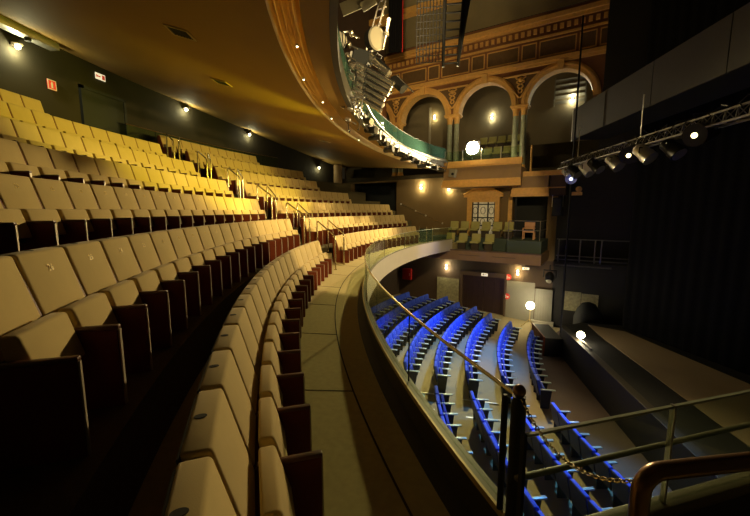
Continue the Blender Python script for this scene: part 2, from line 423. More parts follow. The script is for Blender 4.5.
b = MB(); b.bx(-0.03, GL, -0.008, 0.008, 0.50, 0.512); link('glass_edge', b.mesh('glass_edge', 'marble_green'), gb)
b = MB(); b.bx(-0.05, GL, 0.012, 0.036, 0.283, 0.303); link('mid_rail', b.mesh('mid_rail', 'ledge', 30, bevel=0.006), gb)
b = MB(); b.bx(0.80, 0.812, -0.012, 0.012, 0.0, 0.515); link('joint_bar', b.mesh('joint_bar', 'alu'), gb)
b = MB(); b.bx(-0.045, -0.03, -0.012, 0.012, -0.30, 0.515); link('joint_bar', b.mesh('joint_bar', 'rig_black'), gb)
# posts at the parapet corner
pt = thing('corner_post', 'thick black post with a ball finial at the balcony parapet corner', 'post', (0.365, 1.60, 0.0))
b = MB(); b.lathe((0, 0, 0), [(0.05, 0), (0.05, 0.012), (0.033, 0.016), (0.033, 0.895), (0.026, 0.915), (0.03, 0.93)], 16); link('shaft', b.mesh('shaft', 'rig_black'), pt)
b = MB(); b.ball((0, 0, 0.955), 0.029); link('finial', b.mesh('finial', 'rail_bronze'), pt)
p2 = tag(link('slim_post', MB().lathe((0, 0, 0.0), [(0.016, 0), (0.016, 0.58), (0.010, 0.60)], 10).mesh('slim_post', 'rig_black'), loc=(0.325, 1.70, 0.281)), 'slim black post ending the curved balustrade rail beside the thick post', 'post')
# chain across the gap
CH0 = Vector((0.37, 1.575, 0.93)); CH1 = Vector((0.535, 0.985, 1.035))
b = MB(); NL = 44
for i in range(NL):
    t = (i + 0.5) / NL
    p = CH0.lerp(CH1, t) + Vector((0, 0, -0.11 * 4 * t * (1 - t))); t2 = t + 0.02
    q = CH0.lerp(CH1, t2) + Vector((0, 0, -0.11 * 4 * t2 * (1 - t2)))
    d = (q - p).normalized(); w = d.orthogonal().normalized(); w2 = d.cross(w); s1 = w if i % 2 else w2
    b.tube([p + d * 0.0115 * math.cos(a) + s1 * 0.006 * math.sin(a) for a in [2 * PI * j / 10 for j in range(11)]], 0.0019, 5, cap=False)
tag(link('chain', b.mesh('chain', 'pipe_metal')), 'thin metal chain hanging from the corner post to the pipe handrail', 'chain')
# foreground pipe handrail
hp = [(0.545, 0.985, 0.0), (0.545, 0.985, 0.6)]
hd = Vector((0.93, 0.30, 0)).normalized()
for i in range(9):
    a = PI / 2 * i / 8; rr = 0.055
    hp.append((0.545 + hd.x * rr * (1 - math.cos(a)), 0.985 + hd.y * rr * (1 - math.cos(a)), 1.06 - rr + rr * math.sin(a)))
for L in (0.3, 0.8, 1.4): hp.append((0.545 + hd.x * L, 0.985 + hd.y * L, 1.06))
hp.append((0.545 + hd.x * 1.5, 0.985 + hd.y * 1.5, 1.02)); hp.append((0.545 + hd.x * 1.52, 0.985 + hd.y * 1.52, 0.0))
tag(link('pipe_handrail', MB().tube(hp, 0.023, 14).mesh('pipe_handrail', 'rail_bronze')), 'thick dark bronze pipe handrail with rounded corner in the right foreground', 'handrail')

# ------------------------------------------------------------------ hoop handrails along the central aisle
def hoop(k, side):
    yf = max(10.4, near_end[k] + 0.10, near_end[k + 1] - 0.72 if k < 6 else 0) if side == 0 else 11.25
    if k == 1 and side == 0: yf = 10.2
    rf = 19.85 + 1.15 * (k - 1); rb = rf + 0.95; yb = yf + (1.22 if k == 1 or side else 0.85)
    zf = FZ(k); zb = FZ(k + 1)
    if rb < RR(k + 1) - 0.56: zb = FZ(k) + 0.28
    def P(r, y, z): return Vector((CX - math.sqrt(r * r - (y - CY) ** 2), y, z))
    F0 = P(rf, yf, zf); F1 = P(rf, yf, TZ(k) + 1.0); B1 = P(rb, yb, TZ(k) + 1.42); B0 = P(rb, yb, zb)
    pts = [F0, F0.lerp(F1, 0.5)]
    d = (B1 - F1).normalized(); rr = 0.12
    for i in range(5):
        t = i / 4; a = F1 + Vector((0, 0, -rr)); c = F1 + d * rr
        pts.append((a.lerp(F1, t)).lerp(F1.lerp(c, t), t))
    rr = 0.2
    for i in range(7):
        t = i / 6; a = B1 - d * rr; c = B1 + Vector((0, 0, -rr)); e = B1 + d * 0.06 + Vector((0, 0, 0.03))
        pts.append((a.lerp(e, t)).lerp(e.lerp(c, t), t))
    pts += [B0]
    root = thing('aisle_handrail', 'brass hoop handrail on the %s side of the central aisle, between %s and %s rows' % ('nearer' if side == 0 else 'farther', ROWN[k], ROWN[k + 1]), 'handrail', F0, 0, 'hoop handrails of the central aisle')
    world_child('rail', MB().tube(pts, 0.024, 10), 'pipe_metal', root)
    for q in (F0, B0):
        world_child('base_flange', MB().lathe(q, [(0.045, 0), (0.045, 0.01), (0.025, 0.014)], 12), 'pipe_metal', root)
for k in range(1, 7):
    for s in (0, 1): hoop(k, s)

# ------------------------------------------------------------------ rear wall, glass screen, column
def zwall(a):
    y = CY + 28 * math.sin(a)
    T = [(-6, 6.75), (9.15, 6.68), (14.2, 6.52), (18.4, 6.18), (22.35, 5.6), (25.6, 4.95), (30, 4.5)]
    for (y0, z0), (y1, z1) in zip(T, T[1:]):
        if y <= y1: return z0 + (z1 - z0) * max(0, (y - y0)) / (y1 - y0)
    return 4.5
def zin(a):
    y = CY + 19.3 * math.sin(a)
    T = [(-6, 4.62), (8, 4.5), (13.5, 4.38), (18, 4.24), (23, 4.2)]
    for (y0, z0), (y1, z1) in zip(T, T[1:]):
        if y <= y1: return z0 + (z1 - z0) * max(0, (y - y0)) / (y1 - y0)
    return 4.2
aw1 = ang_wall(28.4, 0.0); aw0 = ang_at(28.4, -3.0)
WAA = arange(aw0, aw1, 80)
b = MB()
b.grid([[(CX + 28.35 * math.cos(a), CY + 28.35 * math.sin(a), 2.5) for a in WAA], [(CX + 28.35 * math.cos(a), CY + 28.35 * math.sin(a), zwall(a) + 0.05) for a in WAA]])
b.grid([[(CX + 28.6 * math.cos(a), CY + 28.6 * math.sin(a), 2.5) for a in WAA], [(CX + 28.6 * math.cos(a), CY + 28.6 * math.sin(a), zwall(a) + 0.05) for a in WAA]])
struct('wall_rear', b, 'back_wall', 30)
# low glass screen behind the last row
gs = thing('glass_screen', 'low greenish glass screen standing behind the rear balcony row', 'screen', (CX - 27.95, CY, FZ(7)))
sa0, sa1 = ang_at(27.95, 11.6), ang_at(27.95, 20.5)
for i in range(7):
    g0 = sa0 + (sa1 - sa0) * i / 7 - 0.0008; g1 = sa0 + (sa1 - sa0) * (i + 1) / 7 + 0.0008
    world_child('glass_panel', MB().sweep([(27.94, FZ(7)), (27.955, FZ(7)), (27.955, TZ(7) + 1.15), (27.94, TZ(7) + 1.15)], arange(g0, g1, 4), (CX, CY)), 'glass_smoke', gs)
world_child('top_rail', MB().tube([(CX + 27.948 * math.cos(a), CY + 27.948 * math.sin(a), TZ(7) + 1.165) for a in arange(sa0, sa1, 20)], 0.018, 8), 'rail_bronze', gs)
b = MB(); b.lathe((-7.15, 25.0, 2.0), [(0.30, 0), (0.30, 2.9)], 20); o = struct('wall_column', b, 'fascia_brown')

# ------------------------------------------------------------------ soffit of the upper tier
SA = arange(ang_at(19.3, -6.0), ang_wall(19.3, 0.0), 90)
def conv(a, r0, r1): return a
def sof(r, a, dz=0.0):
    t = (r - 20.3) / (28.4 - 20.3)
    z = zin(a) + (zwall(a) - zin(a)) * max(0, t) if t > 0 else zin(a)
    return (CX + r * math.cos(a), CY + r * math.sin(a), z + dz)
SO = arange(ang_at(28.4, -8.0), ang_wall(24.5, -0.3), 110)
b = MB()
rads = [20.17, 21.3, 22.5, 24, 26, 28.45]
b.grid([[sof(r, a) for a in SO] for r in rads]); b.grid([[sof(r, a, 0.35) for a in SO] for r in rads])
b.grid([[sof(r, a) for a in SO] for r in (19.2, 19.5, 19.72)]); b.grid([[sof(r, a, 0.35) for a in SO] for r in (19.2, 19.85)])
struct('ceiling', b, 'soffit', 20)
# fluted gold strip let into the soffit
b = MB(); rows = []
N = 26
for i in range(N + 1):
    r = 19.72 + 0.45 * i / N
    dz = 0.06 + 0.05 * math.sin(i / N * 5 * 2 * PI) if 0 < i < N else 0.0
    rows.append([sof(r, a, dz) for a in SO])
b.grid(rows); struct('trim_5', b, 'gold_metal', 60)
for i in range(7):
    a = ang_at(20.1, 4.6 + 1.5 * i); p = sof(19.97 - 0.13 * (i % 2) + 0.04, a, -0.01)
    t = thing('soffit_downlight', 'tiny round downlight in the gold soffit strip, %s from the near end' % ORD[i + 1], 'downlight', p, 0, 'soffit strip downlights')
    link('bezel', MB().lathe((0, 0, 0), [(0.028, -0.01), (0.028, 0.03)], 12).mesh('bezel', 'alu'), t)
    link('lens', MB().ball((0, 0, -0.008), 0.016, 8, 6).mesh('lens', 'sconce_bulb'), t)
# air grilles in the soffit
def grille(a, r, label):
    p = Vector(sof(r, a)); e = (Vector(sof(r + 0.2, a)) - Vector(sof(r - 0.2, a))).normalized()
    t = thing('air_grille', label, 'air grille', p, 0, 'soffit air grilles'); q = Vector((-math.sin(a), math.cos(a), 0)); n = e.cross(q).normalized()
    if n.z > 0: n = -n
    T = Matrix(((e.x, q.x, n.x, 0), (e.y, q.y, n.y, 0), (e.z, q.z, n.z, 0), (0, 0, 0, 1)))
    b = MB(); b.T = T
    for c, d in (((0.20, 0, 0.012), (0.03, 0.36, 0.02)), ((-0.20, 0, 0.012), (0.03, 0.36, 0.02)), ((0, 0.18, 0.012), (0.43, 0.03, 0.02)), ((0, -0.18, 0.012), (0.43, 0.03, 0.02))): b.box(c, d)
    link('frame', b.mesh('frame', 'ledge_edge', 30), t)
    b = MB(); b.T = T; b.box((0, 0, 0.004), (0.38, 0.33, 0.006))
    for i in range(7): b.box((-0.16 + 0.053 * i, 0, 0.012), (0.012, 0.33, 0.012))
    link('louvre', b.mesh('louvre', 'slot_dark', 30), t)
grille(ang_at(22.1, 6.35), 22.1, 'nearest small rectangular air grille in the brown soffit')
grille(ang_at(22.65, 9.15), 22.65, 'second small air grille in the brown soffit, farther back')
grille(ang_at(22.6, 16.2), 22.6, 'dark slot grille far along the brown soffit above the far block')
# front of the upper tier: cream boards, teal glass
UA = arange(ang_at(19.2, 2.0), ang_wall(19.2, 1.3), 80)
b = MB(); b.grid([[(CX + 19.2 * math.cos(a), CY + 19.2 * math.sin(a), zin(a) - 0.03) for a in UA], [(CX + 19.2 * math.cos(a), CY + 19.2 * math.sin(a), zin(a) + 0.34) for a in UA],
    [(CX + 19.32 * math.cos(a), CY + 19.32 * math.sin(a), zin(a) + 0.34) for a in UA], [(CX + 19.32 * math.cos(a), CY + 19.32 * math.sin(a), zin(a) - 0.03) for a in UA], [(CX + 19.2 * math.cos(a), CY + 19.2 * math.sin(a), zin(a) - 0.03) for a in UA]])
struct('trim_6', b, 'upper_board', 30)
ub = thing('glass_balustrade', 'teal tinted glass balustrade on the upper balcony above the lighting bar', 'balustrade', (CX - 19.26, CY, 4.7))
for i in range(11):
    g = arange(UA[0] + (UA[-1] - UA[0]) * i / 11 - 0.0008, UA[0] + (UA[-1] - UA[0]) * (i + 1) / 11 + 0.0008, 6); b = MB()
    b.grid([[(CX + r * math.cos(a), CY + r * math.sin(a), zin(a) + h) for a in g] for r, h in ((19.255, 0.34), (19.255, 0.92), (19.268, 0.92), (19.268, 0.34), (19.255, 0.34))])
    world_child('glass_panel', b, 'glass_teal', ub)
world_child('top_rail', MB().tube([(CX + 19.26 * math.cos(a), CY + 19.26 * math.sin(a), zin(a) + 0.93) for a in UA], 0.010, 8), 'rig_black', ub)

# ------------------------------------------------------------------ back wall sconces and signs
def sconce(loc, rz, label, up=True, down=True, power=18, col=(1, 0.86, 0.42), grp='wall sconces'):
    t = thing('wall_sconce', label, 'wall light', loc, rz, grp)     # local -y points into the room
    b = MB(); b.box((0, -0.02, 0), (0.14, 0.03, 0.10)); b.box((0, -0.07, 0), (0.06, 0.10, 0.03)); link('bracket', b.mesh('bracket', 'sconce_metal', 30, bevel=0.004), t)
    b = MB(); b.lathe((0, -0.13, -0.03), [(0.10, 0.0), (0.13, 0.03), (0.10, 0.06)], 18); link('shade', b.mesh('shade', 'sconce_metal'), t)
    b = MB()
    if up: b.ball((0, -0.13, 0.07), 0.05, 10, 6)
    if down: b.ball((0, -0.13, -0.07), 0.065, 10, 6)
    link('bulb', b.mesh('bulb', 'sconce_bulb'), t)
    for on, dz in ((up, 0.15), (down, -0.16)):
        if on:
            l = bpy.data.lights.new('sconce_light', 'POINT'); l.energy = power; l.color = col; l.shadow_soft_size = 0.05
            lo = bpy.data.objects.new('sconce_light', l); COL.objects.link(lo); lo.parent = t; lo.location = (0, -0.17, dz)
    return t
def on_wall(y, z, r=28.33):
    a = ang_at(r, y); return (CX + r * math.cos(a), CY + r * math.sin(a), z), a + PI / 2 + PI
def facing(a): return a - PI / 2 + PI
for y, z, nm, pw in ((8.45, 6.18, 'left end above the last seats', 55), (14.9, 6.25, 'middle of the rear wall', 36), (18.85, 5.92, 'rear wall above the glass screen', 28), (24.2, 4.72, 'far corner beside the column', 20)):
    p, _ = on_wall(y, z); a = ang_at(28.33, y)
    sconce(p, a + PI + PI / 2, 'lit wall sconce on the dark rear wall, %s' % nm, up=False, power=pw, col=(1, 0.93, 0.5), grp='rear wall sconces')
# projector shelf at the left end of the rear wall
p, _ = on_wall(8.0, 6.42, 27.9); a = ang_at(27.9, 8.0)
t = thing('fixture_tray', 'grey fixture tray with small lamps high on the rear wall at left', 'fixture tray', p, a + PI + PI / 2)
b = MB(); b.box((0, 0, 0.05), (2.6, 0.30, 0.30)); link('tray', b.mesh('tray', 'alu', 30, bevel=0.02), t)
for x in (-0.9, 0.5): link('lamp_can', MB().lathe((x, -0.02, -0.06), [(0.08, 0), (0.07, -0.12)], 12).mesh('lamp_can', 'rig_black'), t)
def sign(y, z, w, h, kind, label):
    p, _ = on_wall(y, z, 28.32); a = ang_at(28.32, y)
    t = thing('safety_sign', label, 'sign', p, a + PI + PI / 2)
    link('plate', MB().box((0, -0.015, 0), (w, 0.02, h)).mesh('plate', 'sign_red' if kind == 'fire' else 'sign_glow', 30), t)
    b = MB()
    if kind == 'fire':
        for x, dx, zz, dz in ((0, w, h * 0.46, 0.02), (0, w, -h * 0.46, 0.02), (-w * 0.46, 0.02, 0, h), (w * 0.46, 0.02, 0, h), (0, w * 0.22, -0.02, h * 0.5), (0, w * 0.10, h * 0.25, h * 0.14)): b.box((x, -0.028, zz), (dx, 0.006, dz))
        link('pictogram', b.mesh('pictogram', 'sign_white', 30), t)
    else:
        b.box((w * 0.30, -0.028, 0), (w * 0.28, 0.006, h * 0.7)); b.box((-w * 0.2, -0.028, 0), (w * 0.4, 0.006, h * 0.18)); b.box((-w * 0.38, -0.028, 0), (w * 0.1, 0.006, h * 0.4))
        link('pictogram', b.mesh('pictogram', 'sign_red', 30), t)
sign(9.4, 5.45, 0.26, 0.28, 'fire', 'small square red fire sign on the dark rear wall at left')
sign(11.1, 6.26, 0.36, 0.20, 'exit', 'small lit exit sign with arrow high on the dark rear wall')
# dark doorway to the foyer in the rear wall
b = MB(); p, _ = on_wall(9.6, 0, 28.3); a = ang_at(28.3, 11.15); b.T = Matrix.Translation((CX + 28.3 * math.cos(a), CY + 28.3 * math.sin(a), FZ(7))) @ Matrix.Rotation(a + PI / 2 + PI, 4, 'Z')
b.bx(-0.75, 0.75, -0.03, 0.03, 0.0, 2.1); b.bx(-0.85, -0.75, -0.06, 0.05, 0, 2.2); b.bx(0.75, 0.85, -0.06, 0.05, 0, 2.2); b.bx(-0.85, 0.85, -0.06, 0.05, 2.1, 2.2)
struct('door_1', b, 'black_paint', 30)

# ------------------------------------------------------------------ far side wall
WT = Matrix.Translation(P0) @ Matrix.Rotation(-WA, 4, 'Z')     # local x along the wall, -y into the house, z up
def wmb():
    b = MB(); b.T = WT; return b
# lower wall with holes for the stalls door and the box doorway
DS0, DS1, DZT = -3.96, -1.54, -2.05
BS0, BS1, BZT = -1.30, 0.42, 2.47
b = wmb(); TH = 0.5
def wallrect(b, s0, s1, z0, z1): b.bx(s0, s1, 0.0, TH, z0, z1)
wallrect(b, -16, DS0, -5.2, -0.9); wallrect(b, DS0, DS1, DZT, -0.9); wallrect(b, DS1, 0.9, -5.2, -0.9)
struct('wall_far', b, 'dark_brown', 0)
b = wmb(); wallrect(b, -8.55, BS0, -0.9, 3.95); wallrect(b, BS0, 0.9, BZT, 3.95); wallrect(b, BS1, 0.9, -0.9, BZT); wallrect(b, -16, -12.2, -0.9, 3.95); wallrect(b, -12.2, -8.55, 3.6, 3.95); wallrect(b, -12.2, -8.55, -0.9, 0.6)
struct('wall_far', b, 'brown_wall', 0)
b = wmb(); b.bx(-12.3, -8.5, 1.4, 1.5, 0.5, 3.7); b.bx(-12.25, -12.15, 0.5, 1.4, 0.5, 3.7); b.bx(-8.6, -8.5, 0.5, 1.4, 0.5, 3.7); b.bx(BS0 - 0.1, BS1 + 0.1, 1.6, 1.7, -0.9, 2.6); struct('wall_far', b, 'black_paint', 0)
b = wmb(); wallrect(b, 0.9, 7.0, -5.2, 3.95); b.bx(2.5, 7.0, -0.45, TH, 3.95, 16.0); struct('wall_far', b, 'black_wall', 0)
# arcade
SP, RI, ZS, ZT = 3.7, 1.45, 7.22, 8.98
centres = [-10.46, -6.76, -3.06, 0.64]
b = wmb()
for c in centres:
    n = 20; front = []; 
    for i in range(n + 1):
        t = PI * i / n; front.append((c - RI * math.cos(t), ZS + RI * math.sin(t)))
    xs = [p[0] for p in front]
    for y in (0.0, 0.55):
        for i in range(n):
            b.add([(front[i][0], y, front[i][1]), (front[i + 1][0], y, front[i + 1][1]), (front[i + 1][0], y, ZT), (front[i][0], y, ZT)], [(0, 1, 2, 3)])
        b.add([(c - SP / 2, y, ZS), (c - RI, y, ZS), (c - RI, y, ZT), (c - SP / 2, y, ZT)], [(0, 1, 2, 3)])
        b.add([(c + RI, y, ZS), (c + SP / 2, y, ZS), (c + SP / 2, y, ZT), (c + RI, y, ZT)], [(0, 1, 2, 3)])
    b.add([(c - SP / 2, 0, ZS), (c - RI, 0, ZS), (c - RI, 0.55, ZS), (c - SP / 2, 0.55, ZS)], [(0, 1, 2, 3)])
    b.add([(c + RI, 0, ZS), (c + SP / 2, 0, ZS), (c + SP / 2, 0.55, ZS), (c + RI, 0.55, ZS)], [(0, 1, 2, 3)])
struct('wall_far', b, 'arch_wall', 0)
b = wmb()
for c in centres:       # pale soffits of the arches
    b.grid([[(c - (RI - 0.002) * math.cos(PI * i / 20), y, ZS + (RI - 0.002) * math.sin(PI * i / 20)) for i in range(21)] for y in (0.0, 0.55)])
struct('trim_7', b, 'gold_plaster', 30)
for c in centres:
    b = wmb()
    for r0, r1, y in ((RI, RI + 0.16, -0.07), (RI + 0.16, RI + 0.24, -0.12), (RI + 0.24, RI + 0.34, -0.05)):
        for i in range(28):
            t0, t1 = PI * i / 28, PI * (i + 1) / 28
            P = [(c - r * math.cos(t), yy, ZS + r * math.sin(t)) for yy in (0.01, y) for r, t in ((r0, t0), (r0, t1), (r1, t1), (r1, t0))]
            b.add(P, [(0, 1, 2, 3), (4, 5, 6, 7), (0, 1, 5, 4), (1, 2, 6, 5), (2, 3, 7, 6), (3, 0, 4, 7)])
    b.box((c, -0.10, ZS + RI + 0.17), (0.26, 0.2, 0.46), taper=1.2)
    struct('trim_8', b, 'gold_plaster', 35)
# spandrel ornaments
for c in (-8.61, -4.91, -1.21):
    b = wmb()
    b.add([(c - 0.95, -0.03, 8.78), (c + 0.95, -0.03, 8.78), (c + 0.06, -0.03, 7.55), (c - 0.06, -0.03, 7.55), (c - 0.95, 0.0, 8.78), (c + 0.95, 0.0, 8.78), (c + 0.06, 0, 7.55), (c - 0.06, 0, 7.55)], [(0, 1, 2, 3), (0, 4, 5, 1), (1, 5, 6, 2), (2, 6, 7, 3), (3, 7, 4, 0)])
    for L in ([(-0.9, 8.72), (0.9, 8.72)], [(-0.9, 8.72), (-0.02, 7.6)], [(0.9, 8.72), (0.02, 7.6)]):
        b.cur = 1; b.tube([(c + x, -0.06, z) for x, z in L], 0.05, 6)
    for i in range(4):
        for sgn in (-1, 1):
            b.tube([(c + sgn * (0.02 + 0.16 * math.sin(t) * (0.5 + i * 0.3)), -0.05, 7.85 + i * 0.22 + 0.22 * t / PI) for t in arange(0, PI, 6)], 0.04, 5)
    b.ball((c, -0.05, 8.5), 0.13)
    struct('trim_9', b, ['frieze_panel', 'gold_plaster'], 40)
# paired columns with capitals
for c in (-8.61, -4.91, -1.21):
    for sg in (-0.21, 0.21):
        b = MB()
        t = wthing('arcade_column', 'green marble column, %s of the pair %s, upper gallery arcade' % ('left' if sg < 0 else 'right', {-8.61: 'left of the narrow arch', -4.91: 'between left and middle arches', -1.21: 'between middle and right arches'}[c]), 'column', c + sg, 3.95, -0.22, 'arcade columns')
        link('shaft', MB().lathe((0, 0, 0.25), [(0.155, 0), (0.16, 0.8), (0.135, 2.55)], 18).mesh('shaft', 'marble_green'), t)
        link('base', MB().lathe((0, 0, 0), [(0.2, 0), (0.2, 0.1), (0.17, 0.13), (0.18, 0.2), (0.155, 0.25)], 18).mesh('base', 'gold_plaster'), t)
        link('capital', MB().lathe((0, 0, 2.8), [(0.14, 0), (0.15, 0.05), (0.16, 0.2), (0.21, 0.38), (0.20, 0.42)], 16).mesh('capital', 'gold_plaster'), t)
    b = wmb(); b.box((c, 0.22, 7.22), (0.92, 0.62, 0.10)); b.box((c, 0.22, 7.14), (0.84, 0.54, 0.08)); struct('trim_10', b, 'gold_plaster', 30, bevel=0.01)
# frieze above the arcade
b = wmb(); b.bx(-14, 3.2, 0.0, 0.5, 8.98, 11.5); struct('wall_far', b, 'arch_wall', 0)
b = wmb()
for z0, z1, y in ((9.0, 9.12, -0.12), (9.12, 9.28, -0.20), (10.28, 10.38, -0.10), (10.9, 11.05, -0.14), (11.05, 11.25, -0.26)): b.bx(-14, 3.2, y, 0.02, z0, z1)
s = -13.6
while s < 3.0:
    b.bx(s, s + 0.16, -0.10, 0.01, 10.55, 10.78); s += 0.30
struct('trim_11', b, 'gold_plaster', 30)
b = wmb(); s = -13.4; wide = True
while s < 2.6:
    w = 1.55 if wide else 0.62
    b.cur = 0; b.bx(s, s + w, -0.02, 0.0, 9.45, 10.12)
    b.cur = 1
    for q in ((s - 0.05, s, 9.40, 10.17), (s + w, s + w + 0.05, 9.40, 10.17)): b.bx(q[0], q[1], -0.05, 0, q[2], q[3])
    b.bx(s - 0.05, s + w + 0.05, -0.05, 0, 10.12, 10.17); b.bx(s - 0.05, s + w + 0.05, -0.05, 0, 9.40, 9.45)
    s += w + 0.22; wide = not wide
struct('trim_12', b, ['frieze_panel', 'gold_plaster'], 0)
b = wmb(); rows = []
for i in range(9):
    t = i / 8; rows.append([(s_, -0.05 - 1.2 * t * t, 11.5 + 2.7 * math.sin(t * PI / 2)) for s_ in (-14, -9, -4, 0, 3.2)])
b.grid(rows); struct('wall_cove', b, 'cove', 60)
b = wmb(); b.bx(-14, 3.2, -1.7, -1.2, 12.55, 12.85); struct('trim_13', b, 'gold_plaster', 0)
# gallery behind the arches
b = wmb(); b.bx(-13, 3, 3.6, 3.8, 3.9, 10.5); b.bx(-13, 3, 0.5, 3.8, 10.4, 10.5); b.bx(-13.1, -13, 0.5, 3.8, 3.9, 10.5); b.bx(2.9, 3, 0.5, 3.8, 3.9, 10.5); struct('wall_gallery', b, 'gallery_wall', 0)
b = wmb(); b.bx(-13, 3, -0.1, 1.5, 3.70, 3.95); b.bx(-13, 3, 1.5, 2.5, 3.95, 4.75); b.bx(-13, 3, 2.5, 3.6, 3.95, 5.55); struct('floor', b, 'carpet_dark', 0)
# light vertical trim lines and a grey door inside the gallery
b = wmb(); b.bx(-7.95, -7.80, 3.55, 3.61, 5.55, 8.9); struct('trim_14', b, 'cream_board', 0)
# gallery seats seen through the arches
me_gback = shaped_pad((0.0, 0.85), (0.08, 0.42), 0.47, 0.47, 0.09, 0.09, 0.02).mesh('backrest', 'gallery_seat', 50, bevel=0.03)
me_gcush = shaped_pad((0.42, 0.46), (0.42, 0.36), 0.46, 0.46, 0.38, 0.38, 0.02).mesh('seat_cushion', 'gallery_seat', 50, bevel=0.03)
me_gleg = MB().box((0.22, 0, 0.18), (0.10, 0.40, 0.36)).mesh('pedestal', 'seat_shell', 30)
gproto = thing('gallery_seat', '', 'seat'); link('backrest', me_gback, gproto); link('seat_cushion', me_gcush, gproto); link('pedestal', me_gleg, gproto)
gfirst = [True]
def gseat(s, z, off, label, group):
    o = gproto if gfirst[0] else copy_tree(gproto); gfirst[0] = False
    o.location = wp(s, z, off); o.rotation_euler = (0, 0, math.atan2(WN.y, WN.x)); tag(o, label, 'seat', group)
for row, z, off in ((0, 4.75, -2.2), (1, 5.55, -3.2)):
    for i in range(5):
        gseat(-3.95 + 0.58 * i, z, off, 'olive upper gallery seat, %s from the left behind the middle arch, %s row' % (ORD[i + 1], ('front', 'rear')[row]), 'upper gallery seats')
# sconces
sconce(wp(-6.75, 3.22, 0.0), -WA, 'lit wall sconce on the brown wall, left of the pair above the wall rail', power=26, col=(1, 0.85, 0.45), grp='side wall sconces')
sconce(wp(-4.95, 3.06, 0.0), -WA, 'lit wall sconce on the brown wall, right one beside the pedimented window', power=26, col=(1, 0.85, 0.45), grp='side wall sconces')
sconce(wp(-4.98, -1.66, 0.0), -WA, 'lit wall sconce at stalls level above the mottled stone panel', power=24, col=(1, 0.88, 0.5), grp='side wall sconces')
sconce(wp(-0.85, -1.62, 0.0), -WA, 'lit wall sconce at stalls level right of the dark double door', power=24, col=(1, 0.8, 0.35), grp='side wall sconces')
sconce(wp(-7.5, 8.2, -3.6), -WA, 'lit sconce on gallery wall inside the left arch', power=9, col=(1, 0.8, 0.35), grp='gallery sconces')
sconce(wp(-3.55, 7.7, -3.6), -WA, 'lit sconce on gallery wall inside the middle arch', power=13, col=(1, 0.92, 0.6), grp='gallery sconces')
sconce(wp(0.95, 8.1, -3.6), -WA, 'lit sconce on gallery wall inside the right arch', power=22, col=(1, 0.92, 0.6), grp='gallery sconces')
# louvred shutter beside the right arch lamp
t = wthing('louvred_shutter', 'pale louvred shutter on gallery wall inside the right arch', 'shutter', 0.8, 8.3, -3.58)
b = MB()
for i in range(5): b.box((0, -0.03, -0.3 + 0.3 * i), (1.5, 0.06, 0.16), rot=(0.5, 0, 0))
link('slat', b.mesh('slat', 'grey_panel', 0), t); link('frame', MB().bx(-0.82, -0.76, -0.08, 0.0, -0.5, 1.1).bx(0.76, 0.82, -0.08, 0, -0.5, 1.1).mesh('frame', 'grey_panel', 0), t)

# gallery front (upper side box) and the lower return to its right
b = wmb(); b.bx(-4.75, -0.70, -1.5, 0.0, 3.0, 3.95); b.cur = 1
b.bx(-4.82, -0.66, -1.62, -1.45, 3.0, 3.14); b.bx(-4.80, -0.68, -1.56, -1.45, 3.14, 3.30); b.bx(-4.78, -0.70, -1.53, -1.45, 3.30, 3.40)
b.cur = 0; b.bx(-4.75, -0.70, -1.5, -1.36, 3.9, 4.12); b.cur = 1; b.bx(-4.82, -0.66, -1.60, -1.28, 4.12, 4.38); b.bx(-4.82, -4.6, -1.6, 0, 4.12, 4.38)
b.bx(-4.80, -0.68, -1.56, -1.45, 4.05, 4.12)
struct('wall_gallery', b, ['fascia_brown', 'gold_plaster'], 30)
b = wmb(); b.bx(-1.15, 0.52, -1.0, 0.0, 2.5, 3.7); b.cur = 1
b.bx(-1.22, 0.58, -1.12, -0.95, 2.46, 2.62); b.bx(-1.20, 0.56, -1.06, -0.95, 2.62, 2.84); b.bx(-1.17, 1.28, -1.02, -0.9, 2.84, 2.90); b.bx(-0.66, 1.30, -1.08, -0.9, 3.46, 3.70)
struct('wall_gallery', b, ['fascia_brown', 'gold_plaster'], 30)
b = wmb(); b.bx(0.6, 1.3, -1.0, 0.0, 2.5, 3.5); struct('wall_gallery', b, 'dark_brown', 0)
# greenish glass screen on the gallery front
gg = wthing('glass_balustrade', 'low greenish glass balustrade on the upper side gallery front', 'balustrade', -2.7, 4.38, 1.44)
for i in range(4): link('glass_panel', MB().bx(-2.0 + i * 1.0, -1.03 + i * 1.0, -0.005, 0.005, 0, 0.55).mesh('glass_panel', 'glass_clear', 0), gg)
for i in range(5): link('post', MB().box((-2.015 + i * 1.0, 0, 0.3), (0.03, 0.03, 0.6)).mesh('post', 'alu', 0), gg)
# tall gold pilaster post
tag(link('brass_post', MB().lathe((0, 0, 0), [(0.05, 0), (0.05, 1.25), (0.03, 1.3)], 10).mesh('brass_post', 'gold_plaster'), loc=wp(-0.35, 3.7, 0.9)), 'upright yellow post standing right of the upper gallery front', 'post')
# gilded plaster pilaster at the near end of the arcade
b = wmb(); b.bx(-10.9, -9.3, -0.5, 0.0, 5.6, 9.0); struct('wall_far', b, 'arch_wall', 0, 0.05)
b = wmb()
for i in range(5):
    x = -10.7 + 0.3 * i; b.tube([(x + 0.12 * math.sin(z * 3 + i), -0.5, z) for z in arange(5.9, 8.9, 14)], 0.10, 7)
for i in range(4): b.ball((-10.6 + 0.35 * i, -0.52, 8.6), 0.2)
struct('trim_15', b, 'gold_plaster')

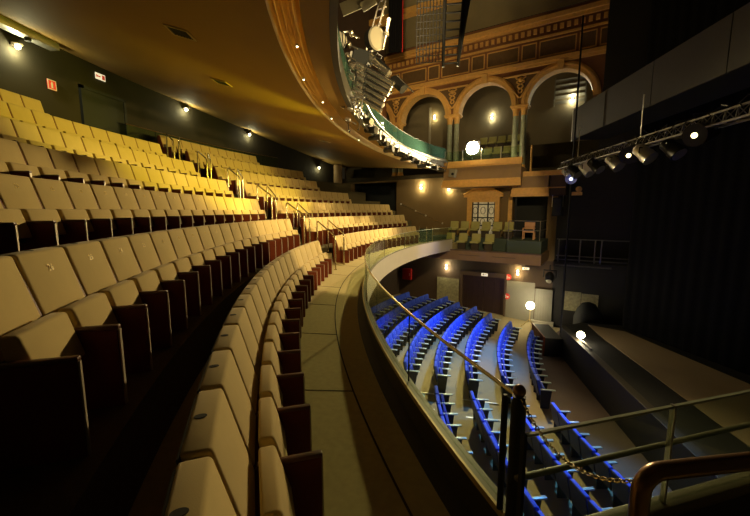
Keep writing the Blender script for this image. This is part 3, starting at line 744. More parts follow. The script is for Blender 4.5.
# pedimented window
b = wmb()
b.bx(-3.80, -3.52, -0.16, 0.0, 0.2, 2.5); b.bx(-2.22, -1.98, -0.16, 0.0, 0.2, 2.5); b.bx(-3.80, -1.98, -0.18, 0.0, 2.22, 2.52)
b.bx(-3.98, -1.80, -0.26, 0.0, 2.50, 2.62)
b.add([(-3.98, -0.24, 2.62), (-1.80, -0.24, 2.62), (-2.35, -0.24, 2.92), (-2.89, -0.24, 3.02), (-3.43, -0.24, 2.92), (-3.98, 0, 2.62), (-1.80, 0, 2.62), (-2.35, 0, 2.92), (-2.89, 0, 3.02), (-3.43, 0, 2.92)], [(0, 1, 2, 3, 4), (5, 9, 8, 7, 6), (0, 5, 6, 1), (1, 6, 7, 2), (2, 7, 8, 3), (3, 8, 9, 4), (4, 9, 5, 0)])
b.tube([(-3.98, -0.25, 2.64), (-3.43, -0.25, 2.94), (-2.89, -0.25, 3.05), (-2.35, -0.25, 2.94), (-1.80, -0.25, 2.64)], 0.06, 8)
for i in range(5): b.box((-3.5 + 0.3 * i, -0.19, 2.37), (0.16, 0.04, 0.12))
wo = struct('window_1', b, 'gold_plaster', 30)
b = wmb(); b.bx(-3.52, -2.22, -0.04, 0.0, 0.25, 2.22); wg = link('leaded_glass', b.mesh('leaded_glass', 'window_glass', 0), wo)
b = wmb()
for x in (-3.50, -3.18, -2.62, -2.24): b.bx(x - 0.035, x + 0.035, -0.08, -0.03, 0.25, 2.22)
for z in (0.9, 1.35, 2.1): b.bx(-3.52, -2.22, -0.08, -0.03, z - 0.03, z + 0.03)
for x, z in ((-3.34, 1.75), (-2.9, 1.75), (-2.43, 1.75), (-3.34, 1.1), (-2.9, 1.1), (-2.43, 1.1)):
    b.tube([(x + 0.13 * math.cos(t), -0.06, z + 0.2 * math.sin(t)) for t in arange(0, 2 * PI, 14)], 0.016, 5)
link('lead_bars', b.mesh('lead_bars', 'lead_dark', 0), wo)
b = wmb(); b.bx(-1.52, -1.32, -0.12, 0, -0.3, 2.47); struct('trim_16', b, 'gold_plaster', 0)
# side box: platform, fascia, seats, chair
b = wmb(); b.bx(-5.5, 0.55, -1.7, 0.0, -0.60, 0.30); b.bx(-5.5, 0.55, -2.66, -1.7, -0.60, -0.30); struct('floor', b, 'box_green', 0)
b = wmb(); b.bx(-1.0, 0.55, -2.45, -1.7, -0.30, 0.30); struct('floor', b, 'box_green', 0)
b = wmb(); b.bx(-5.55, 0.62, -2.8, -2.66, -0.80, -0.30); b.bx(0.52, 0.62, -2.66, 0.0, -0.80, -0.30); b.cur = 1; b.bx(-5.57, 0.65, -2.84, -2.62, -0.30, -0.26)
for x in (-4.5, -2.8, -1.1): b.bx(x - 0.5, x + 0.6, -2.83, -2.79, -0.53, -0.51)
struct('wall_box', b, ['box_brown', 'door_frame'], 0)
for i in range(4): gseat(-4.05 + 0.70 * i, -0.30, 2.0, 'olive side box seat, %s from the left in the front row of four' % ORD[i + 1], 'side box seats')
for i in range(6): gseat(-4.25 + 0.60 * i, 0.30, 0.9, 'olive side box seat, %s from the left in the rear row under the window' % ORD[i + 1], 'side box seats')
t = wthing('armchair', 'orange wooden armchair standing alone on the side box platform', 'chair', -0.22, 0.30, 1.2)
link('backrest', MB().box((0, 0.18, 0.68), (0.50, 0.06, 0.36), rot=(-0.12, 0, 0)).mesh('backrest', 'orange_chair', 30, bevel=0.02), t)
link('seat', MB().box((0, 0, 0.40), (0.54, 0.46, 0.10)).mesh('seat', 'orange_chair', 30, bevel=0.02), t)
for x in (-0.25, 0.25):
    link('armrest', MB().box((x, -0.02, 0.56), (0.06, 0.44, 0.04)).mesh('armrest', 'orange_chair', 30, bevel=0.01), t)
    for y in (-0.2, 0.18): link('leg', MB().box((x, y, 0.27 if y < 0 else 0.18), (0.05, 0.05, 0.54 if y < 0 else 0.36)).mesh('leg', 'orange_chair', 30), t)
t = wthing('box_guardrail', 'thin grey metal guardrail around the lone armchair', 'guardrail', -0.25, 0.30, 2.35)
for x in (-0.72, 0.70): link('post', MB().lathe((x, 0, 0), [(0.02, 0), (0.02, 0.95)], 8).mesh('post', 'truss_grey'), t)
for z in (0.5, 0.95): link('rail', MB().tube([(-0.72, 0, z), (0.70, 0, z), (0.70, 2.2, z)], 0.018, 8).mesh('rail', 'truss_grey'), t)
# sloping wall rail with lamps at the far end of the balcony
t = wthing('wall_handrail', 'sloping handrail with bright brackets on the brown far wall', 'handrail', -6.8, 1.6, 0.10)
link('rail', MB().tube([(-1.5, 0, 0.62), (1.6, 0, -0.66)], 0.035, 8).mesh('rail', 'pipe_metal'), t)
for x in (-1.35, -0.3, 0.4, 1.5): link('bracket', MB().ball((x, -0.02, -0.41 * x), 0.06, 8, 6).box((x, 0.05, -0.41 * x - 0.03), (0.03, 0.1, 0.03)).mesh('bracket', 'cream_board'), t)
t = wthing('end_guardrail', 'short green glass guardrail where the curved parapet meets the side box', 'guardrail', -5.45, -0.30, 2.3)
for x in (-0.35, 0.1, 0.45): link('post', MB().lathe((x, 0, 0), [(0.022, 0), (0.022, 1.15)], 8).mesh('post', 'pipe_metal'), t)
link('glass_panel', MB().bx(-0.33, 0.43, -0.005, 0.005, 0.1, 1.05).mesh('glass_panel', 'glass_teal'), t)

# stalls level of the side wall
b = wmb()
b.bx(DS0, (DS0 + DS1) / 2 - 0.01, 0.12, 0.18, -4.4, DZT); b.bx((DS0 + DS1) / 2 + 0.01, DS1, 0.12, 0.18, -4.4, DZT)
for x in (-3.7, -3.35, -3.0, -2.5, -2.15, -1.8): b.bx(x - 0.02, x + 0.02, 0.10, 0.12, -4.3, DZT - 0.1)
do = struct('door_2', b, 'door_dark', 0)
b = wmb(); b.bx(DS0 - 0.14, DS0, -0.08, 0.1, -4.4, DZT + 0.25); b.bx(DS1, DS1 + 0.10, -0.08, 0.1, -4.4, DZT + 0.25); b.bx(DS0 - 0.14, DS1 + 0.10, -0.08, 0.1, DZT, DZT + 0.28); link('door_frame', b.mesh('door_frame', 'door_frame', 0), do)
t = wthing('stone_panel', 'mottled olive stone panel on the stalls wall left of the dark door', 'wall panel', -4.88, -3.4, 0.0)
link('slab', MB().box((0, -0.03, 0), (1.40, 0.05, 2.1)).mesh('slab', 'stone_panel', 0), t); link('edge', MB().box((0, -0.02, 1.07), (1.46, 0.06, 0.05)).box((0, -0.02, -1.07), (1.46, 0.06, 0.05)).mesh('edge', 'door_frame', 0), t)
b = wmb(); b.bx(-1.42, 0.05, -0.04, 0.0, -4.4, -2.15); struct('wall_far', b, 'grey_panel', 0)
t = wthing('white_column', 'pale fluted panel beside the tripod lamp at the corner of the stage', 'panel', 0.52, -4.4, 0.0)
b = MB(); b.bx(-0.42, 0.42, -0.12, 0.0, 0.25, 1.98)
for i in range(6): b.bx(-0.37 + 0.13 * i, -0.31 + 0.13 * i, -0.15, -0.12, 0.25, 1.98)
link('fluting', b.mesh('fluting', 'grey_panel', 0), t); link('plinth', MB().bx(-0.55, 0.55, -0.30, 0.0, 0, 0.25).mesh('plinth', 'cream_board', 0), t)
def wsign(s, z, w, h, kind, label):
    t = wthing('wall_sign', label, 'sign', s, z, 0.05)
    if kind == 'red':
        link('disc', MB().lathe((0, 0, 0), [(w / 2, 0), (w / 2, 0.02)], 20, axis=(0, -1, 0)).mesh('disc', 'sign_red'), t)
        link('mark', MB().box((-w * 0.16, -0.025, 0), (w * 0.12, 0.01, h * 0.5)).box((w * 0.14, -0.025, 0), (w * 0.3, 0.01, h * 0.12)).box((w * 0.16, -0.025, -h * 0.15), (w * 0.2, 0.01, h * 0.1)).mesh('mark', 'sign_white', 0), t)
    else:
        link('plate', MB().box((0, -0.02, 0), (w, 0.03, h)).mesh('plate', 'sign_glow', 0), t)
        link('mark', MB().box((-w * 0.22, -0.04, 0), (w * 0.16, 0.01, h * 0.6)).box((w * 0.1, -0.04, 0), (w * 0.3, 0.01, h * 0.16)).mesh('mark', 'door_frame', 0), t)
wsign(-2.66, -1.93, 0.36, 0.17, 'plate', 'small pale sign above the dark stalls door')
wsign(-1.35, -1.95, 0.34, 0.34, 'red', 'round red safety sign right of the door, just below the side box')
wsign(-1.38, -3.05, 0.34, 0.34, 'red', 'lower red safety sign on the grey wall panel')
wsign(-0.45, -1.38, 0.34, 0.12, 'plate', 'small lit yellow label under the side box fascia')
t = wthing('fire_cabinet', 'bright red fire hose cabinet on the dark wall below the balcony', 'cabinet', -7.65, -2.35, 0.0)
link('case', MB().box((0, -0.10, 0), (0.62, 0.2, 0.72)).mesh('case', 'red_paint', 30, bevel=0.02), t); link('handle', MB().box((0.22, -0.22, 0), (0.03, 0.03, 0.16)).mesh('handle', 'alu'), t)
# dark side stage wall: lit board, platform and rails
t = wthing('wall_board', 'dull olive board lit on the black wall beside the stage', 'board', 2.25, -2.90, 0.0)
link('sheet', MB().box((-0.38, -0.02, 0), (0.74, 0.04, 1.0)).box((0.38, -0.02, -0.02), (0.74, 0.04, 0.95)).mesh('sheet', 'stone_panel', 0), t)
t = wthing('road_case', 'hunched black equipment cover standing in front of the olive board', 'equipment cover', 2.62, -4.4, 0.85)
link('cover', MB().lathe((0, 0, 0), [(0.62, 0), (0.62, 0.95), (0.5, 1.35), (0.3, 1.65), (0.05, 1.74)], 14).mesh('cover', 'black_paint', 50), t)
b = wmb(); b.bx(1.0, 4.2, -1.5, 0.0, -0.95, -0.70); struct('floor', b, 'black_wall', 0)
t = wthing('side_gantry', 'dark pipe guardrail of the gantry beside the stage', 'guardrail', 1.2, -0.70, 1.45)
for x in (0.0, 0.9, 1.5, 1.75): link('post', MB().lathe((x, 0, 0), [(0.03, 0), (0.03, 1.1)], 8).mesh('post', 'truss_grey'), t)
for z in (0.12, 0.3, 1.1): link('rail', MB().tube([(-0.1, 0, z), (2.9, 0, z)], 0.025, 8).mesh('rail', 'truss_grey'), t)
link('lower_bar', MB().tube([(-0.1, -0.05, -0.15), (2.2, -0.05, -0.15)], 0.04, 8).mesh('lower_bar', 'truss_grey'), t)
pl = tag(link('boom_pole', MB().tube([(0, 0, 0), (0.02, 0, 12.0)], 0.035, 8).mesh('boom_pole', 'rig_black'), loc=(4.95, 15.3, -3.2)), 'long thin black boom pole rising at the stage edge', 'pole')
t = wthing('loudspeaker', 'black loudspeaker hanging beside the box doorway', 'loudspeaker', 0.95, 1.93, 0.70)
link('cabinet', MB().box((0, 0, 0), (0.42, 0.4, 0.9)).mesh('cabinet', 'black_paint', 30, bevel=0.02), t); link('grille', MB().box((0, -0.21, 0), (0.36, 0.02, 0.82)).mesh('grille', 'stall_black'), t)
link('yoke', MB().tube([(-0.24, 0, 0), (-0.24, 0, 0.62), (0.24, 0, 0.62), (0.24, 0, 0)], 0.02, 6).mesh('yoke', 'alu'), t)
t = wthing('moving_head', 'dark moving head lamp hanging under the corner of the side box', 'stage light', 0.9, -1.5, 1.6)
link('body', MB().ball((0, 0, 0), 0.22, 14, 10, 1.3).mesh('body', 'rig_black'), t); link('yoke', MB().tube([(-0.27, 0, 0), (-0.27, 0, 0.35), (0.27, 0, 0.35), (0.27, 0, 0)], 0.035, 8).tube([(0, 0, 0.35), (0, 0, 0.62)], 0.03, 8).mesh('yoke', 'rig_black'), t)
link('lens_ring', MB().lathe((0, -0.16, -0.14), [(0.12, 0), (0.12, 0.05)], 14, axis=(0, -0.7, -0.7)).mesh('lens_ring', 'alu'), t)

# ------------------------------------------------------------------ stalls
def sfl(r): return -4.4 + 0.07 * max(0, r - 14.4)
b = MB(); SB = arange(ang_at(13.0, 0.5, (STX, STY)), ang_at(13.0, 23.3, (STX, STY)), 60)
SB = arange(PI + 0.75, PI - 0.75, 60)
b.grid([[(STX + r * math.cos(a), STY + r * math.sin(a), sfl(r) - 0.002) for a in SB] for r in (13.9, 14.4, 16, 18, 20, 22, 24)])
struct('floor', b, 'stall_floor', 30)
b = MB(); b.bx(2.0, 5.25, -2, 16.2, -4.6, -4.406); b.bx(2.0, 12.0, 16.2, 21, -4.6, -4.406); struct('floor', b, 'pit_floor', 0)
b = MB(); b.bx(-8, 5.2, -3, 26, -4.95, -4.62); struct('floor', b, 'carpet_dark', 0)
b = MB(); b.grid([[(STX + 23.5 * math.cos(a), STY + 23.5 * math.sin(a), z) for a in SB] for z in (-4.6, -0.3)]); struct('wall_stalls', b, 'dark_brown', 0)
# runner across the middle aisle
b = MB(); 
for r0, r1 in ((15.75, 16.25), (17.75, 18.35), (19.6, 20.2)):
    b.cur = 0; b.sweep([(r0, sfl(r0)), (r1, sfl(r0)), (r1, sfl(r1) + 0.01), (r0, sfl(r0) + 0.01)], arange(ang_at(r0, 10.25, (STX, STY)), ang_at(r0, 11.15, (STX, STY)), 4), (STX, STY))
    b.cur = 1
    for y in (10.2, 11.15): b.sweep([(r0 - .3, sfl(r0)), (r1 + .3, sfl(r0)), (r1 + .3, sfl(r1) + 0.02), (r0 - .3, sfl(r0) + 0.02)], arange(ang_at(r0, y, (STX, STY)), ang_at(r0, y + 0.05, (STX, STY)), 1), (STX, STY))
struct('trim_17', b, ['runner', 'nosing'], 0)
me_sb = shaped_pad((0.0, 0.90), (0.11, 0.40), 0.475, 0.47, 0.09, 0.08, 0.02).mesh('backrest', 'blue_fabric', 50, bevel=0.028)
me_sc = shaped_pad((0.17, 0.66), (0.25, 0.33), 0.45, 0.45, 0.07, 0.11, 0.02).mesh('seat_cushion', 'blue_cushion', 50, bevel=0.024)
b = MB(); b.bx(0.02, 0.46, -0.028, 0.028, 0.60, 0.635); me_sa = b.mesh('armrest', 'teal_arm', 30, bevel=0.008)
b = MB(); b.prism_y([(0.05, 0.0), (0.30, 0.0), (0.36, 0.60), (0.03, 0.60)], -0.014, 0.014); me_ss = b.mesh('standard', 'stall_black', 30)
sproto = thing('stalls_seat', '', 'seat'); link('backrest', me_sb, sproto); link('seat_cushion', me_sc, sproto)
b = MB(); b.prism_y([(-0.095, 0.90), (-0.11, 0.885), (0.0, 0.36), (0.03, 0.36), (0.02, 0.40), (-0.088, 0.89)], -0.236, 0.236); link('back_shell', b.mesh('back_shell', 'stall_black', 30), sproto)
sp = link('standard', me_ss, sproto, (0, -0.26, 0)); link('armrest', me_sa, sp)
sfirst = [True]
def sseat(k, a, label, last):
    r = SR(k)
    o = sproto if sfirst[0] else copy_tree(sproto); sfirst[0] = False
    o.location = (STX + r * math.cos(a), STY + r * math.sin(a), sfl(r)); o.rotation_euler = (0, 0, a + PI); tag(o, label, 'seat', '%s stalls row seats' % ROWS[k])
    if last:
        p = link('standard', me_ss, o, (0, 0.26, 0)); link('armrest', me_sa, p)
SR = lambda k: {1: 14.22, 2: 15.28}.get(k, 14.4 + 1.0 * (k - 1))
ROWS = ['', 'front', 'second', 'third', 'fourth', 'fifth', 'sixth', 'seventh', 'rearmost']
s_far = [None, 16.3, 17.4, 18.6, 19.3, 20.0, 20.6, 21.0, 21.0]
s_near = [None, 4.4, 4.2, 4.2, 5.6, 7.6, None, None, None]
for k in range(1, 9):
    r = SR(k); dp = 0.52 / r
    a0 = ang_at(r, 11.35, (STX, STY)); n = int(round((a0 - ang_at(r, s_far[k], (STX, STY))) / dp))
    for i in range(n):
        sseat(k, a0 - dp * (i + 0.5), 'blue stalls seat, %s from the middle aisle, %s stalls row, far block' % (ORD[i + 1], ROWS[k]), i == 0)
    if s_near[k]:
        a0 = ang_at(r, 10.1, (STX, STY)); n = int(round((ang_at(r, s_near[k], (STX, STY)) - a0) / dp))
        for i in range(n):
            sseat(k, a0 + dp * (i + 0.5), 'blue stalls seat, %s from the middle aisle, %s stalls row, nearer block' % (ORD[i + 1], ROWS[k]), i == n - 1)

# ------------------------------------------------------------------ stage
b = MB(); b.prism([(5.2, -2), (14, -2), (14, 6), (9.0, 15.0), (7.9, 16.8), (6.3, 16.9), (5.2, 16.2)], -4.9, -3.2); struct('floor', b, 'stage_black', 0)
b = MB(); b.bx(5.18, 5.42, -2, 16.2, -3.2, -3.16); struct('trim_18', b, 'parapet_dark', 0, 0.01)
b = MB(); b.prism([(6.66, 3.0), (12.5, 3.0), (8.85, 11.5), (7.6, 15.9), (6.45, 16.6), (6.36, 14.6), (6.40, 14.2)], -3.2, -3.185); struct('floor', b, 'stage_pale', 0)  # paler area of the stage floor
t = thing('orchestra_block', 'black stepped block at the far end of the orchestra pit', 'platform block', (4.85, 16.7, -4.4))
link('body', MB().bx(-0.36, 0.33, -1.0, 1.0, 0, 0.80).mesh('body', 'stage_black', 0, bevel=0.01), t); link('rim', MB().bx(-0.42, -0.36, -1.0, 1.0, 0.0, 0.84).mesh('rim', 'dark_wood', 0), t)
# black masking drape behind the stage
D0 = Vector((7.72, 16.4, -3.2)); D1 = Vector((11.9, 5.2, -3.2)); dd = (D1 - D0); dl = dd.length; dd.normalize(); dn = Vector((dd.y, -dd.x, 0))
b = MB(); rows = []
N = 200
for z in (-3.18, 0, 4, 8, 13):
    rows.append([tuple(D0 + dd * (dl * i / N) + dn * (0.012 * math.sin(i * 0.9) + 0.008 * math.sin(i * 2.3 + z)) + Vector((0, 0, z + 3.2))) for i in range(N + 1)])
b.grid(rows)
o = tag(link('stage_drape', b.mesh('stage_drape', 'drape', 60)), 'huge black masking curtain hanging behind the stage at right', 'curtain')
m = o.modifiers.new('thick', 'SOLIDIFY'); m.thickness = 0.02
# catwalk beam above the stage front
t = thing('catwalk_beam', 'long dark grey boxed catwalk beam high above the stage front', 'beam', (5.4, 16.93, 4.7), math.atan2(-8.0, 0.68))
L = 12.5
for i in range(5):
    b = MB(); b.bx(L / 5 * i + 0.01, L / 5 * (i + 1) - 0.01, -0.02, 0.02, 0, 1.22); link('facing_board', b.mesh('facing_board', 'beam_grey', 0, bevel=0.006), t)
link('floor_deck', MB().bx(0, L, 0.03, 1.3, 0.0, 0.08).mesh('floor_deck', 'rig_black', 0), t); link('rear_board', MB().bx(0, L, 1.3, 1.34, 0, 1.22).mesh('rear_board', 'rig_black', 0), t)
link('end_edge', MB().bx(-0.04, 0.0, -0.03, 0.05, -0.05, 1.3).mesh('end_edge', 'alu', 0), t)
# lighting truss below it
T0 = Vector((4.82, 16.2, 3.42)); T1 = Vector((5.62, 5.2, 3.42)); tl = (T1 - T0).length
t = thing('lighting_truss', 'aluminium lattice lighting truss hung below the grey catwalk beam', 'truss', T0, math.atan2(T1.y - T0.y, T1.x - T0.x))
for y, z in ((-0.14, 0), (0.14, 0), (0, 0.26)): link('chord', MB().tube([(0, y, z), (tl, y, z)], 0.025, 8).mesh('chord', 'truss_grey'), t)
b = MB(); n = 40
for i in range(n):
    x0, x1 = tl * i / n, tl * (i + 1) / n; xm = (x0 + x1) / 2
    for y in (-0.14, 0.14): b.tube([(x0, y, 0), (xm, 0, 0.26)], 0.010, 5); b.tube([(xm, 0, 0.26), (x1, y, 0)], 0.010, 5)
    b.tube([(x0, -0.14, 0), (x1, 0.14, 0)], 0.009, 5)
link('lacing', b.mesh('lacing', 'truss_grey'), t)
for i, x in enumerate((1.5, 5.2, 9.0)): link('hanger', MB().tube([(x, 0, 0.26), (x, 0, 1.35)], 0.014, 6).mesh('hanger', 'alu'), t)
def stage_lamp(p, aim, r, L, label, glow='lamp_warm', body='rig_black', hang=0.35, dark=False, group='truss stage lights', cat='stage light'):
    p = Vector(p); d = (Vector(aim) - p).normalized()
    t = thing('stage_light', label, cat, p, 0, group)
    link('housing', MB().lathe((0, 0, 0), [(r * 0.55, -L * 0.55), (r * 0.85, -L * 0.45), (r * 0.9, 0), (r, L * 0.1), (r, L * 0.42), (r * 1.06, L * 0.45)], 16, axis=d).mesh('housing', body), t)
    link('lens', MB().lathe(d * (L * 0.40), [(r * (0.26 if glow else 0.9), 0), (r * (0.26 if glow else 0.9), L * 0.07)], 14, axis=d).mesh('lens', glow or ('rig_grey' if dark else 'alu')), t)
    w = d.cross(Vector((0, 0, 1))).normalized() * (r + 0.03)
    link('yoke', MB().tube([w, w + Vector((0, 0, hang * 0.7)), -w + Vector((0, 0, hang * 0.7)), -w], 0.016, 6).tube([(0, 0, hang * 0.7), (0, 0, hang)], 0.03, 6).mesh('yoke', 'rig_black'), t)
    return t
stage_lamp((5.36, 8.9, 3.36), (-1.0, 5.0, 1.4), 0.22, 0.6, 'round black stage light with glowing lens nearest on the truss', hang=0.12)
stage_lamp((5.14, 11.3, 3.32), (0.5, 5.0, 0.6), 0.22, 0.62, 'black stage light with glowing lens hung at the middle of the truss', hang=0.12)
stage_lamp((4.93, 13.4, 3.28), (0.0, 5.0, 1.2), 0.19, 0.55, 'stage light with small glowing lens in the far cluster of the truss', body='alu', hang=0.12)
stage_lamp((4.86, 15.0, 3.02), (2.0, 8.0, -0.5), 0.19, 0.55, 'stage light with bluish white lens at the far end of the truss', glow='lamp_blue', body='alu', hang=0.25)
for i, (y, bd) in enumerate(((9.9, 'rig_black'), (10.6, 'alu'), (12.4, 'alu'), (13.1, 'rig_black'), (14.2, 'alu'), (14.7, 'rig_black'), (15.7, 'alu'))):
    stage_lamp((4.82 + (16.2 - y) * 0.073 + 0.1 * (-1) ** i, y, 3.2), (7, y - 3, 0), 0.18, 0.5, 'unlit %s stage light, %s along the far truss cluster' % ('silver' if bd == 'alu' else 'black', ORD[i + 1]), glow=None, body=bd, hang=0.2)
b = MB()
for i in range(14):
    y = 15.9 - 0.75 * i; x = 4.84 + (16.2 - y) * 0.073
    b.tube([(x + 0.15 * math.sin(j * 2.1 + i), y - 0.75 * j / 5, 3.7 + 0.10 * math.sin(j * 1.7 + i * 2)) for j in range(6)], 0.012, 5)
tag(link('truss_cable', b.mesh('truss_cable', 'rig_black')), 'loose black cables draped along the top of the truss', 'cable')
# small gilded bracket and hanging clips near the truss end
t = wthing('gilt_bracket', 'small bright gilded bracket at the dark corner under the truss', 'bracket', 1.75, 2.55, 1.0)
link('base', MB().box((0, 0, 0), (0.5, 0.2, 0.16)).mesh('base', 'gold_plaster', 0, bevel=0.03), t); link('scroll', MB().ball((0.1, 0, 0.2), 0.14).mesh('scroll', 'gold_plaster'), t)

# ------------------------------------------------------------------ lamps standing in the pit
t = thing('tripod_lamp', 'lit round lamp on a brass tripod at the end of the stalls', 'lamp', (4.70, 19.3, -4.33))
for i in range(3):
    a = 2 * PI * i / 3 + 0.6; link('leg', MB().tube([(0, 0, 0.48), (0.42 * math.cos(a), 0.42 * math.sin(a), 0.0)], 0.022, 8).mesh('leg', 'tripod_brass'), t)
link('stem', MB().lathe((0, 0, 0.4), [(0.025, 0), (0.02, 0.65)], 10).mesh('stem', 'tripod_brass'), t); link('bulb', MB().ball((0, 0, 1.20), 0.20, 16, 12).mesh('bulb', 'lamp_white'), t)
t = thing('ledge_lamp', 'lit round lamp on a short bar on the stage ledge', 'lamp', (5.36, 14.35, -3.16))
link('bulb', MB().ball((0, 0.0, 0.22), 0.135, 16, 12).mesh('bulb', 'lamp_white'), t); link('stem', MB().lathe((0, 0, 0), [(0.06, 0), (0.06, 0.02), (0.02, 0.03), (0.02, 0.11)], 12).mesh('stem', 'tripod_brass'), t)
link('light_bar', MB().box((0.02, -0.55, 0.03), (0.07, 0.8, 0.05)).mesh('light_bar', 'cream_board', 0), t)
fl = wthing('floodlight', 'very bright floodlight on a stand at the upper side gallery front', 'floodlight', -3.2, 4.38, 1.40)
link('stand', MB().tube([(0, 0, 0), (0, 0, 0.45)], 0.025, 8).box((0, 0, 0.01), (0.3, 0.2, 0.02)).mesh('stand', 'rig_black'), fl)
link('housing', MB().box((0, 0.08, 0.66), (0.76, 0.12, 0.70)).mesh('housing', 'rig_black', 0, bevel=0.02), fl); link('lens', MB().lathe((0, -0.0, 0.66), [(0.34, 0), (0.31, 0.08), (0.14, 0.12)], 20, axis=(0, -1, 0)).mesh('lens', 'lamp_hot'), fl)
t = wthing('camera_box', 'small pale box fixed on the left end of the upper gallery front', 'box', -4.15, 3.75, 1.68)
link('case', MB().box((0, 0, 0), (0.36, 0.3, 0.42), rot=(0, 0.2, 0)).mesh('case', 'grey_panel', 0, bevel=0.02), t); link('lens', MB().lathe((0.05, -0.15, -0.05), [(0.07, 0), (0.07, 0.06)], 12, axis=(0, -1, 0)).mesh('lens', 'rig_black'), t)

# ------------------------------------------------------------------ lighting rig on the upper balcony front
def profile_spot(a, b_, r, label):
    a = Vector(a); c = Vector(b_); d = (c - a); L = d.length; d.normalize()
    t = thing('profile_spotlight', label, 'stage light', a, 0, 'profile spotlights on the upper balcony front')
    link('lamp_house', MB().lathe((0, 0, 0), [(r * 0.6, -0.02), (r * 0.95, 0.02), (r, 0.10), (r, L * 0.30), (r * 0.8, L * 0.33)], 14, axis=d).mesh('lamp_house', 'rig_white'), t)
    link('lens_tube', MB().lathe(d * (L * 0.32), [(r * 0.72, 0), (r * 0.72, L * 0.34), (r * 0.85, L * 0.36), (r * 0.85, L * 0.66)], 14, axis=d).mesh('lens_tube', 'rig_white'), t)
    u = d.cross(Vector((0, 0, 1))).normalized(); w = u.cross(d)
    link('cooling_slot', MB().tube([d * (L * 0.06) + w * r * 1.0 - u * r * 0.3, d * (L * 0.94) + w * r * 0.9 - u * r * 0.3], r * 0.30, 6).tube([d * (L * 0.06) - u * r * 1.0 - w * r * .3, d * (L * 0.94) - u * r * 0.88 - w * r * .3], r * 0.28, 6).mesh('cooling_slot', 'rig_black'), t)
    link('colour_frame', MB().lathe(d * (L * 0.985), [(r * 1.15, 0), (r * 1.15, L * 0.02), (r * 0.8, L * 0.021)], 4, axis=d).mesh('colour_frame', 'rig_white', 0), t)
    q = d * (L * 0.35)
    link('yoke', MB().tube([q + u * (r + .02), q + u * (r + .02) + w * r * 1.9, q - u * (r + .02) + w * r * 1.9, q - u * (r + .02)], 0.018, 6).mesh('yoke', 'rig_black'), t)
spots = [((-2.36, 9.60, 5.58), (-1.24, 9.50, 4.90), 0.075, 'second from the top'), ((-2.33, 9.60, 5.42), (-1.30, 9.48, 4.78), 0.062, 'third from the top'), ((-2.30, 9.60, 5.24), (-1.36, 9.46, 4.66), 0.07, 'fourth from the top'),
         ((-2.30, 9.58, 5.06), (-1.45, 9.44, 4.53), 0.062, 'fifth from the top'), ((-2.27, 9.57, 4.89), (-1.49, 9.41, 4.38), 0.07, 'sixth from the top'), ((-2.24, 9.56, 4.72), (-1.54, 9.38, 4.24), 0.062, 'lowest of the stack'), ((-1.96, 9.75, 5.74), (-1.37, 9.54, 5.16), 0.11, 'topmost and shortest')]
for a_, c_, r_, nm in spots: profile_spot(a_, c_, r_, 'long pale profile spotlight on the upper balcony front, %s' % nm)
for i, (a_, c_) in enumerate((((-2.2, 9.72, 5.42), (-1.3, 9.60, 4.72)), ((-2.2, 9.70, 5.18), (-1.45, 9.55, 4.56)), ((-2.2, 9.68, 4.95), (-1.5, 9.5, 4.36)))):
    tag(link('tail_pipe', MB().tube([a_, Vector(a_).lerp(Vector(c_), 0.5) + Vector((0.03, -0.02, 0.03)), c_], 0.035, 8).mesh('tail_pipe', 'rig_black')), 'black support pipe between the pale profile spotlights, %s from the top' % ORD[i + 1], 'pipe', 'rig pipes')
b = MB(); rnd = random.Random(3)
for i in range(16):
    p = Vector((-2.45 + 0.35 * rnd.random(), 9.45 + 0.15 * rnd.random(), 4.0 + 1.7 * rnd.random())); q = p + Vector((rnd.uniform(-.1, .12), 0, rnd.uniform(-.4, .1)))
    b.tube([p.lerp(q, t) + Vector((0, 0, -0.16 * math.sin(PI * t))) for t in arange(0, 1, 6)], 0.011, 5)
tag(link('rig_cable', b.mesh('rig_cable', 'rig_black')), 'tangle of black cables looped among the pale profile spotlights', 'cable')
b = MB()
for i in range(9):
    p = Vector((-2.42 + 0.05 * (i % 3), 9.5, 4.1 + 0.26 * i)); b.box(p, (0.14, 0.10, 0.09), rot=(0.3 * i, 0.5, 0.2 * i)); b.tube([p, p + Vector((0.22, -0.02, -0.13))], 0.022, 6)
tag(link('clamp_strip', b.mesh('clamp_strip', 'rig_white', 30, bevel=0.012)), 'vertical strip of metal pipe clamps at the left edge of the rig', 'clamp strip')
t = thing('rig_ladder', 'upright metal ladder bar carrying the pale spotlights', 'lighting boom', (-2.3, 9.9, 4.3))
for dx in (0.0, 0.16): link('rail', MB().tube([(dx - 0.05, 0, 0), (dx + 0.32, -0.05, 1.7), (dx + 0.75, -0.15, 3.0)], 0.028, 8).mesh('rail', 'rig_white'), t)
b = MB()
for i in range(14):
    z = 0.15 + 0.2 * i; x = -0.05 + 0.37 * min(z, 1.7) / 1.7 + (0.43 * (z - 1.7) / 1.3 if z > 1.7 else 0); b.tube([(x - 0.05, -0.03 * z / 1.7, z), (x + 0.22, -0.03 * z / 1.7, z + 0.07)], 0.018, 6)
link('rung', b.mesh('rung', 'rig_white'), t)
t = thing('fresnel_lamp', 'tall oval pale fresnel lamp in front of the ladder bar', 'stage light', (-1.72, 9.8, 6.15))
link('face', MB().lathe((0, 0, 0), [(0.28, 0), (0.26, 0.05), (0.05, 0.09)], 20, axis=(0.75, -0.6, -0.1)).mesh('face', 'cream_board'), t); link('can', MB().lathe((0, 0, 0), [(0.28, 0), (0.26, -0.2), (0.15, -0.3)], 20, axis=(0.75, -0.6, -0.1)).mesh('can', 'rig_black'), t)
t = thing('spot_arm', 'slim pale spotlight arm rising at the right of the rig', 'stage light', (-1.57, 9.91, 5.91))
